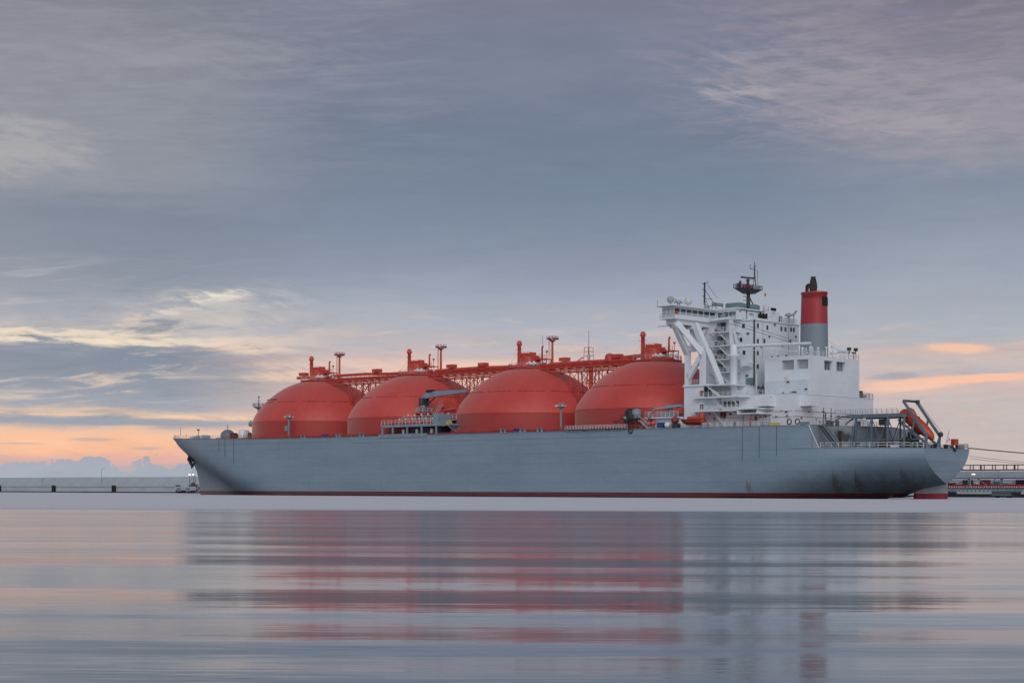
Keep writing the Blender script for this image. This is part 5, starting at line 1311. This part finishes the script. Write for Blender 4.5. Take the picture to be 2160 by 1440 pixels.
def lifeboat_gear():
    g = MB(); b0, b1 = 3.2, 10.2
    z = 18.75
    for b in (b0, b1): g.bar((-64.6, b, z), (-79.2 if b > 5 else -77.6, b, z), .5, .75)
    for a in (-63.6, -66.5, -69.5, -72.5, -75.5, -77.6): g.bar((a, b0, z), (a, b1, z), .35, .5)
    o = g.build('lifeboat_gantry', 'gantry', ship)
    MB().box(-63.4, -77.8, b0 - .2, b1 + .2, 19.13, 19.2).build('gantry_deck', 'gantry', o)
    for b, legs in ((b0, (-69.6, -73.6, -77.4)), (b1, (-66.3, -70.4, -74.6, -78.8))):
        for a in legs: MB().bar((a, b, 11.35), (a, b, 18.4), .36, .36).build('gantry_leg', 'gantry', o)
        for a_, c_ in zip(legs, legs[1:]):
            m_ = (a_ + c_) / 2
            MB().bar((a_, b, 18.3), (m_, b, 13.4), .16).build('cross_brace', 'gantry', o)
            MB().bar((c_, b, 18.3), (m_, b, 13.4), .16).build('cross_brace', 'gantry', o)
            MB().bar((m_, b, 11.4), (m_, b, 13.6), .22).build('cross_brace', 'gantry', o)
        MB().bar((legs[0], b, 13.4), (legs[-1], b, 13.4), .2).build('cross_brace', 'gantry', o)
    MB().bar((-65.2, b1 + .6, 11.4), (-66.2, b1, 18.3), .25).build('cross_brace', 'gantry', o)
    MB().bar((-58.8, b1 + 1, 16.6), (-62.8, b1, 19.0), .3).build('cross_brace', 'gantry', o)
    MB().bar((-57.8, b0, 16.6), (-61.5, b0, 19.0), .3).build('cross_brace', 'gantry', o)
    MB().box(-60.5, -64.5, b0, b1, 18.7, 18.95).build('landing', 'gantry', o)
    q = MB(); q.rail([(-60.8, b1 + .1, 19.2), (-77.0, b1 + .1, 19.2)], 1.15, 1.35, .055); q.rail([(-60.8, b0 - .1, 19.2), (-77.0, b0 - .1, 19.2)], 1.15, 1.35, .055); q.bar((-60.8, b1, 20.3), (-59.2, b1, 19.0), .08); q.build('gantry_railing', 'shaft', o)
    MB().box(-69.6, -71.6, 4.5, 6.0, 16.8, 18.2).build('winch_unit', 'gantry', o)
    # ramp with davit frame
    r = MB(); lo, hi = 3.1, 7.3
    S = (-75.6, 17.9); E = (-83.0, 12.2)       # under-rail of the slipway
    for b in (lo, hi): r.bar((S[0], b, S[1]), (E[0], b, E[1]), .4, .45)
    for k in range(6):
        t = (k + .5) / 6; r.bar((S[0] + (E[0] - S[0]) * t, lo, S[1] + (E[1] - S[1]) * t), (S[0] + (E[0] - S[0]) * t, hi, S[1] + (E[1] - S[1]) * t), .2)
    sl = r.build('slipway', 'gantry', ship)
    T = (-77.2, 22.0); Q = (-83.2, 14.1)       # davit arms either side of the boat
    for b in (lo - .9, hi + .6):
        MB().bar((T[0], b, T[1]), (Q[0], b, Q[1]), .45, .55).build('davit_arm', 'gantry', sl)
        MB().bar((Q[0], b, Q[1]), (-82.2, b, 11.4), .4).build('davit_leg', 'gantry', sl)
        MB().bar((-83.2, b, 14.2), (-83.0, b, 11.4), .35).build('davit_leg', 'gantry', sl)
        MB().bar((-80.2, b, 18.0), (-79.4, b, 15.2), .35).build('davit_strut', 'gantry', sl)
    MB().bar((T[0], lo - .9, T[1] + .1), (T[0], hi + .6, T[1] + .1), .4, .5).build('davit_crosshead', 'dark_steel', sl)
    MB().lathe((T[0] - .3, lo - .9, T[1]), [(.45, -.3), (.45, .45)], 8).build('sheave', 'dark_steel', sl)
    q = MB(); q.bar((-78.4, hi, 15.2), (-81.0, hi, 13.4), .25); q.bar((-78.4, hi, 15.6), (-78.9, hi, 13.4), .2); q.bar((-78.9, hi, 13.4), (-81.2, hi, 13.5), .25); q.build('slipway_bracket', 'gantry', sl)
    q = MB(); q.lathe((-83.4, lo - .9, 14.6), [(.4, -.6), (.6, 0), (.3, .5)], 8); q.build('sheave', 'dark_steel', sl)
    MB().tube([(T[0] - .4, lo - .9, T[1] + .2), (-83.6, lo - 1.0, 14.9)], .05, 4).build('fall_wire', 'dark_steel', sl)
    # the free-fall boat itself
    t = thing('lifeboat', 'large enclosed orange free-fall lifeboat nose down on the stern slipway', 'lifeboat', -79.3, 5.2, 16.6)
    ax = Vector((E[0] - S[0], 0, E[1] - S[1])).normalized(); up = Vector((-ax.z, 0, ax.x)); up = up if up.z > 0 else -up
    O = Vector((-75.9, 5.2, 19.2))
    rows = [(-.8, .9, .9), (0, 1.3, 1.35), (1.2, 1.55, 1.6), (3.2, 1.6, 1.6), (5.6, 1.5, 1.5), (7.4, 1.25, 1.25), (8.7, .8, .85), (9.5, .1, .15)]
    vs = []; fs = []; n = 14
    for s, w, h in rows:
        for k in range(n):
            th = 2 * math.pi * k / n; sh = .0 if math.sin(th) > 0 else 0
            vs.append(O + ax * s + Vector((0, 1, 0)) * (w * math.cos(th)) + up * (h * math.sin(th) * (1 if math.sin(th) > 0 else .8)))
    for i in range(len(rows) - 1):
        for k in range(n): fs.append((i * n + k, i * n + (k + 1) % n, (i + 1) * n + (k + 1) % n, (i + 1) * n + k))
    fs.append(tuple(range(n)))
    MB().add(vs, fs, True).build('boat_hull', 'orange', t)
    vs = []; fs = []; rr = [(-.5, .5, 1.0), (.1, .85, 2.0), (1.2, .9, 2.25), (2.2, .75, 1.9), (3.0, .4, 1.2)]
    for s, w, h in rr:
        for k in range(9):
            th = math.pi * k / 8; vs.append(O + ax * s + Vector((0, 1, 0)) * (w * math.cos(th)) + up * (.6 + (h - .6) * math.sin(th)))
    for i in range(len(rr) - 1):
        for k in range(8): fs.append((i * 9 + k, i * 9 + k + 1, (i + 1) * 9 + k + 1, (i + 1) * 9 + k))
    fs += [tuple(range(9)), tuple(range(36, 45))]
    MB().add(vs, fs, True).build('conning_cupola', 'orange', t)
    q = MB()
    for s_ in (1, -1): q.tube([O + ax * s + Vector((0, s_ * (w + .04), 0)) for s, w, h in rows[:-1]], .09, 5)
    q.build('rubbing_strake', 'orange_dark', t)
    q = MB(); q.lathe(tuple(O + ax * 3.4 + up * 1.5), [(.3, -.1), (.25, .25)], 8); q.build('hatch', 'dark_steel', t)
lifeboat_gear()

# ---- forecastle
def forecastle():
    q = MB(); q.rail([(a, half(a, interp(ZD, a)) - .35, interp(ZD, a)) for a in (152, 160, 168, 176, 184, 191, 197)], 1.1, 1.7, .055); q.build('forecastle_railing', 'white_metal', ship)
    q = MB(); q.rail([(a, -half(a, interp(ZD, a)) + .35, interp(ZD, a)) for a in (152, 160, 168, 176, 184, 191, 197)], 1.1, 1.7, .055); q.build('forecastle_railing', 'white_metal', ship)
    MB().tube([(203.6, .3, 18.8), (203.6, .3, 22.6)], [.09, .05], 5).build('jackstaff', 'dark_steel', ship)
    q = MB(); q.tube([(199.5, 1, 18.5), (199.5, 1, 20.2)], .07, 5); q.tube([(197.5, -2, 18.5), (197.5, -2, 20)], .07, 5); q.build('rail_post', 'dark_steel', ship)
    q = MB(); q.lathe((172.0, 5, 17.4), [(2.5, 0), (2.5, 1.3), (2.1, 2.5), (1.2, 3.3), (.02, 3.6)], 16); q.box(168.5, 175.5, 3.0, 7, 17.4, 18.3); q.tube([(172, 5, 20.8), (172, 5, 22.4)], .1, 5); q.bar((171, 5, 21.8), (173, 5, 21.8), .08)
    q.build('windlass_housing', 'gantry', ship)
    for i, (a, b, r, m_) in enumerate(((181, 7, .7, 'teal'), (183.5, 6, .6, 'cream'), (186, 5.5, .65, 'teal'), (189, 4, .6, 'dark_steel'), (178.5, 8, .6, 'grey_steel'), (184.8, 8, .5, 'grey_steel'), (187.5, 7.0, .5, 'cream'), (166.0, 7, .9, 'dark_steel'), (192, 3, .5, 'teal'), (194.5, 2, .4, 'cream'))):
        q = MB(); q.tube([(a - .9, b, 17.9 + r), (a + .9, b, 17.9 + r)], r, 10); q.box(a - 1.2, a + 1.2, b - .5, b + .5, 17.3, 18.0); q.box(a + .7, a + 1.1, b - r, b + r, 17.6, 18.2 + 1.6 * r); q.build('mooring_winch', m_, ship)
    q = MB(); q.tube([(182, 9, 18), (182, 9, 21.0)], .1, 5); q.box(181.7, 182.7, 8.8, 9.2, 20.7, 21.1); q.build('deck_light', 'dark_steel', ship)
    q = MB(); q.lathe((160.8, 8.0, 17.1), [(1.15, 0), (1.15, 3.1), (.7, 3.5), (.02, 3.6)], 14); q.box(158.4, 159.4, 7, 8.4, 17, 20.4); q.build('store_hatch', 'white_metal', ship)
    for a, h, m_ in ((157.0, 2.4, 'dark_steel'), (155.6, 1.9, 'darkred'), (154.2, 1.6, 'dark_steel')): MB().lathe((a, 8, 17.0), [(.6, 0), (.6, h), (.3, h + .3)], 8).build('deck_ventilator', m_, ship)
    q = MB(); q.tube([(162.5, 0, 17.2), (162.5, 0, 28.0)], [.65, .38], 10); q.lathe((162.5, 0, 28), [(.4, -.7), (1.7, 0), (1.7, .15)], 10)
    q.rail([(162.5 + 1.9 * math.cos(t), 1.9 * math.sin(t), 28.1) for t in [2 * math.pi * k / 8 for k in range(9)]], 1.1, 1.3, .07)
    q.tube([(162.5, 0, 28), (162.5, 0, 31.2)], [.25, .12], 6); q.lathe((162.5, 0, 31.0), [(.3, 0), (.4, .3), (.1, .6)], 8); q.bar((161.6, 0, 30), (163.4, 0, 30), .12)
    q.lathe((165.2, 1.2, 22.4), [(.3, -.6), (.7, 0), (.5, .8), (.1, 1.5)], 8); q.bar((165.2, 1.2, 22.4), (162.5, 0, 21.6), .3); q.build('foremast', 'grey_steel', ship)
forecastle()

# ================================================================== BREAKWATER, JETTY, ROPES
def wall_b(a): return -190.0
def breakwater():
    t = thing('breakwater_wall', 'long pale concrete breakwater wall beyond the moored ship, in tall cast panels', 'wall', 250, -192, 0)
    L = 12.0; me = MB().box(-5.95, 5.95, -.9, .9, 0, 8.3).mesh('panel', 'concrete')
    a = -150.0; i = 0
    while a < 760:
        o = bpy.data.objects.new('panel', me); COL.objects.link(o); o.parent = t
        o.location = (a + 6 - 250, random.uniform(-.05, .05), random.uniform(-.05, .05) + (.55 if a < 60 else 0)); a += L; i += 1
    q = thing('quay', 'low concrete quay with dark waterline running along the foot of the breakwater', 'quay', 250, -180, 0)
    k = MB(); k.box(-150, 760, -191, -178, -2, 3.55); k.build('quay_deck', 'concrete', q)
    k = MB(); k.box(-150, 760, -178, -177.6, -2, .55); k.build('waterline_beam', 'wetconcrete', q)
    k = MB(); k.box(-150, 760, -178, -177.7, 3.1, 3.6); k.build('cope_edge', 'concrete', q)
    fm_ = MB().box(-1.35, -.35, -.6, .5, -1.5, 3.9).box(.35, 1.35, -.6, .5, -1.5, 3.9).mesh('fender', 'black')
    for a in (338, 393, 448, 503.6, 560.3, 615.8, 672, 100, 150, 200, 250, 290): 
        o = bpy.data.objects.new('fender', fm_); COL.objects.link(o); o.parent = q; o.location = (a - 250, -177.5 + 180, 0)
    for a in range(-140, 750, 9):
        pass
breakwater()

def lamp_post(a, b, z, h, label, lit, arms=1, leng=2.2):
    t = thing('lamp_post', label, 'lamp post', a, b, z, group='lamp posts on the harbour structures')
    MB().tube([(a, b, z), (a, b, z + h)], [.18, .1], 6).build('pole', 'grey_steel', t)
    q = MB(); q.bar((a, b, z + h), (a - leng, b, z + h + .3), .12); q.build('arm', 'grey_steel', t)
    q = MB(); q.box(a - leng - .5, a - leng + .4, b - .2, b + .2, z + h + .1, z + h + .32); q.build('lamp_head', 'lamp' if lit else 'grey_steel', t)

lamp_post(527.6, -186, 3.55, 9.0, 'tall thin unlit lamp post standing alone on the low quay before the breakwater', False)
lamp_post(585, -186, 3.55, 3.6, 'short unlit lamp stub on the low quay, farther from the bow than the tall post', False, leng=.8)

def dolphin():
    t = thing('mooring_dolphin', 'pair of white mooring platforms on dark piles just ahead of the bow', 'mooring dolphin', 398, -150, 0)
    for a in (405.6, 398.6):
        MB().box(a - 3.0, a + 3.0, -153, -147, 1.4, 3.2).build('platform', 'concrete', t)
        MB().box(a - 1.7, a + 1.7, -152, -146.9, .9, 2.6).build('fender_panel', 'teal', t)
        for s in (-2.2, 0, 2.2): MB().tube([(a + s, -149, -3), (a + s, -149, 1.8)], .6, 10).build('pile', 'black', t)
    MB().lathe((398.6, -150, 3.2), [(2.2, 0), (2.2, .5), (1.0, .9), (.8, 1.8)], 10).build('quick_release_hook', 'dark_steel', t)
    q = MB()
    for a in (394.6, 390.2):
        for b in (-151, -149): q.bar((a, b, -2), (a, b, 4.2), .24)
    for z in (1, 2.6, 4.2): q.bar((394.6, -149, z), (390.2, -149, z), .22)
    q.bar((394.6, -149, 1), (390.2, -149, 4.2), .16); q.bar((394.6, -149, 4.2), (390.2, -149, 1), .16)
    q.build('access_frame', 'darkred', t)
    for a, h in ((401.4, 8.6), (398.6, 8.8), (397.0, 8.6)):
        q = MB(); q.tube([(a, -150, 3.2), (a, -150, h)], .12, 6); q.build('pole', 'dark_steel', t)
    MB().box(401.7, 401.1, -150.2, -149.8, 8.6, 9.0).build('lamp_head', 'lamp', t)
    MB().box(399.0, 398.2, -150.2, -149.8, 8.7, 9.05).build('lamp_head', 'lamp', t)
dolphin()

def jetty():
    B = -140.0
    t = thing('jetty', 'industrial jetty behind the stern with pipe racks and red white striped edge boards', 'jetty', -40, B, 0)
    A0, A1 = 20.0, -150.0
    MB().box(A0, A1, B - 8, B, 2.4, 3.0).build('jetty_deck', 'darkconcrete', t)
    a = A0; me = MB().box(-2.9, 2.9, -.1, .1, 0, .55).mesh('striped_board', 'stripes')
    while a > A1:
        o = bpy.data.objects.new('striped_board', me); COL.objects.link(o); o.parent = t; o.location = (a + 40 - 3, .15, 3.15); a -= 6
    for a in range(int(A0), int(A1), -3):
        pass
    q = MB()
    n = int((A0 - A1) / 1.4)
    for i in range(n):
        a = A0 - i * 1.4; q.box(a - .2, a + .2, B - .2, B + .15, 1.9, 3.1)
    q.box(A0, A1, B - .1, B + .2, 1.75, 1.95); q.build('grating_beam', 'teal', t, kind='stuff')
    MB().box(A0, A1, B - .9, B - .6, 3.0, 4.1).build('red_kick_board', 'darkred', t)
    for a in (0, -22, -44, -66, -88, -110, -132):
        MB().box(a - 3.2, a + 3.2, B - 7, B - .5, .6, 2.2).build('pile_cap', 'darkconcrete', t)
        for s in (-2, 2): MB().tube([(a + s, B - 2, -3), (a + s, B - 2, .8)], .8, 10).build('pile', 'black', t)
        MB().box(a - .35, a + .35, B - 1.0, B - .4, 3.0, 5.75).build('rack_column', 'gantry', t)
        MB().box(a - 11.2, a - 10.7, B - 1.0, B - .4, 3.0, 5.75).build('rack_column', 'gantry', t)
    q = MB(); q.box(A0, A1, B - 1.1, B - .5, 5.75, 6.05); q.box(A0, A1, B - 7, B - 6.4, 5.75, 6.05); q.build('rack_beam', 'dark_steel', t)
    for k, z in enumerate((4.1, 4.6, 5.1, 5.55)):
        MB().tube([(A0, B - 2.2 - k * .7, z), (A1, B - 2.2 - k * .7, z)], .2, 8).build('pipeline', 'white_metal' if k % 2 else 'shaft', t)
    for i, a in enumerate(range(14, -145, -6)):
        MB().box(a - 1.6, a + 1.6, B - 2.2, B - 1.3, 3.6, 5.5 if i % 3 else 4.6).build('equipment_skid', ('dark_steel', 'darkred', 'teal', 'black')[i % 4], t)
        MB().box(a - 4.4, a - 2.9, B - 2.6, B - 1.6, 3.2, 4.9).build('equipment_cabinet', ('shaft', 'white_metal', 'gantry')[i % 3], t)
    for a in (-14, -58, -100):
        MB().bar((a, B - .7, 5.8), (a - 4, B - .7, 3.2), .3).build('brace', 'gantry', t)
        MB().bar((a - 6, B - .7, 5.8), (a - 4, B - .7, 3.2), .18).build('brace', 'gantry', t)
    # back wall under the jetty
    MB().box(A0, A1, -178.5, -177.4, -1.0, 1.1).build('wet_footing', 'wetconcrete', t)
    # gallery on top of the wall
    g = thing('pipe_gallery', 'dark steel pipe gallery frame running along the top of the concrete wall at the stern', 'gallery', -40, -185, 8)
    for z, h in ((8.95, .38), (10.65, .26)):
        for b in (-186.5, -184.5): MB().box(60, -160, b - .15, b + .15, z, z + h).build('gallery_beam', 'dark_steel', g)
    a = 58.0; i = 0
    pm = MB().box(-.12, .12, -.12, .12, 0, 1.4).mesh('gallery_post', 'dark_steel')
    while a > -158:
        for b in (-186.5, -184.5):
            o = bpy.data.objects.new('gallery_post', pm); COL.objects.link(o); o.parent = g; o.location = (a + 40, b + 185, 9.3 - 8)
        if i % 3 == 0: MB().box(a - .25, a + .25, -184.3, -184.0, 8.9, 10.9).build('gallery_pier', 'dark_steel', g)
        a -= 4.1; i += 1
    for a in (-8, -21.5, -27, -41, -60, -75): MB().tube([(a, -185, 10.8), (a, -185, 13.2 + (a % 3) * .5)], .06, 5).build('lightning_rod', 'dark_steel', g)
jetty()
lamp_post(-12.4, -139, 3.0, 4.0, 'lit lamp post on the jetty just behind the stern, above the striped boards', True, leng=1.0)

def rope(pts, label, r=.09):
    a, b, z = pts[0]
    pts2 = []
    P, Q = Vector(pts[0]), Vector(pts[1]); sag = pts[2]
    for i in range(25):
        t = i / 24; v = P.lerp(Q, t); v.z -= 4 * sag * t * (1 - t); pts2.append(v)
    q = MB(); q.tube(pts2, r, 5)
    s_base['b'] = (a, b, z)
    o = q.build('mooring_rope', 'rope'); o.location = world(a, b, z); o.rotation_euler = (0, 0, ROTZ)
    o['label'] = label; o['category'] = 'rope'; o['group'] = 'mooring ropes of the tanker'
rope([(-83.8, -9.4, 11.7), (-190, -60, 6.0), 1.6], 'thick mooring rope leading off from the top corner of the stern', .14)
rope([(-82.8, -12.0, 9.9), (-34, -184.5, 10.9), .8], 'thin rope from the stern side, upper one of the close pair', .05)
rope([(-82.6, -12.2, 9.4), (-30, -184.5, 10.9), .8], 'thin rope from the stern side, lower one of the close pair', .05)
rope([(197.5, -1, 12.0), (400, -149, 4.2), 1.5], 'thin bow rope running down to the hook on the dolphin', .05)
rope([(197.0, -1.4, 12.0), (398, -149, 4.2), 2.4], 'second thin bow rope hanging slightly lower towards the dolphin', .05)

def pontoon():
    t = thing('work_float', 'low white work float lying on the water beside the ship rudder', 'float', -72, 1.5, 0)
    MB().box(-68.1, -75.4, 1.2, 2.6, -.2, .28).build('float_body', 'white_metal', t)
    MB().box(-69.5, -75.0, 1.3, 2.2, .28, .36).build('float_deck', 'dark_steel', t)
pontoon()

for o in list(bpy.data.objects):
    if '_base' in o: del o['_base']
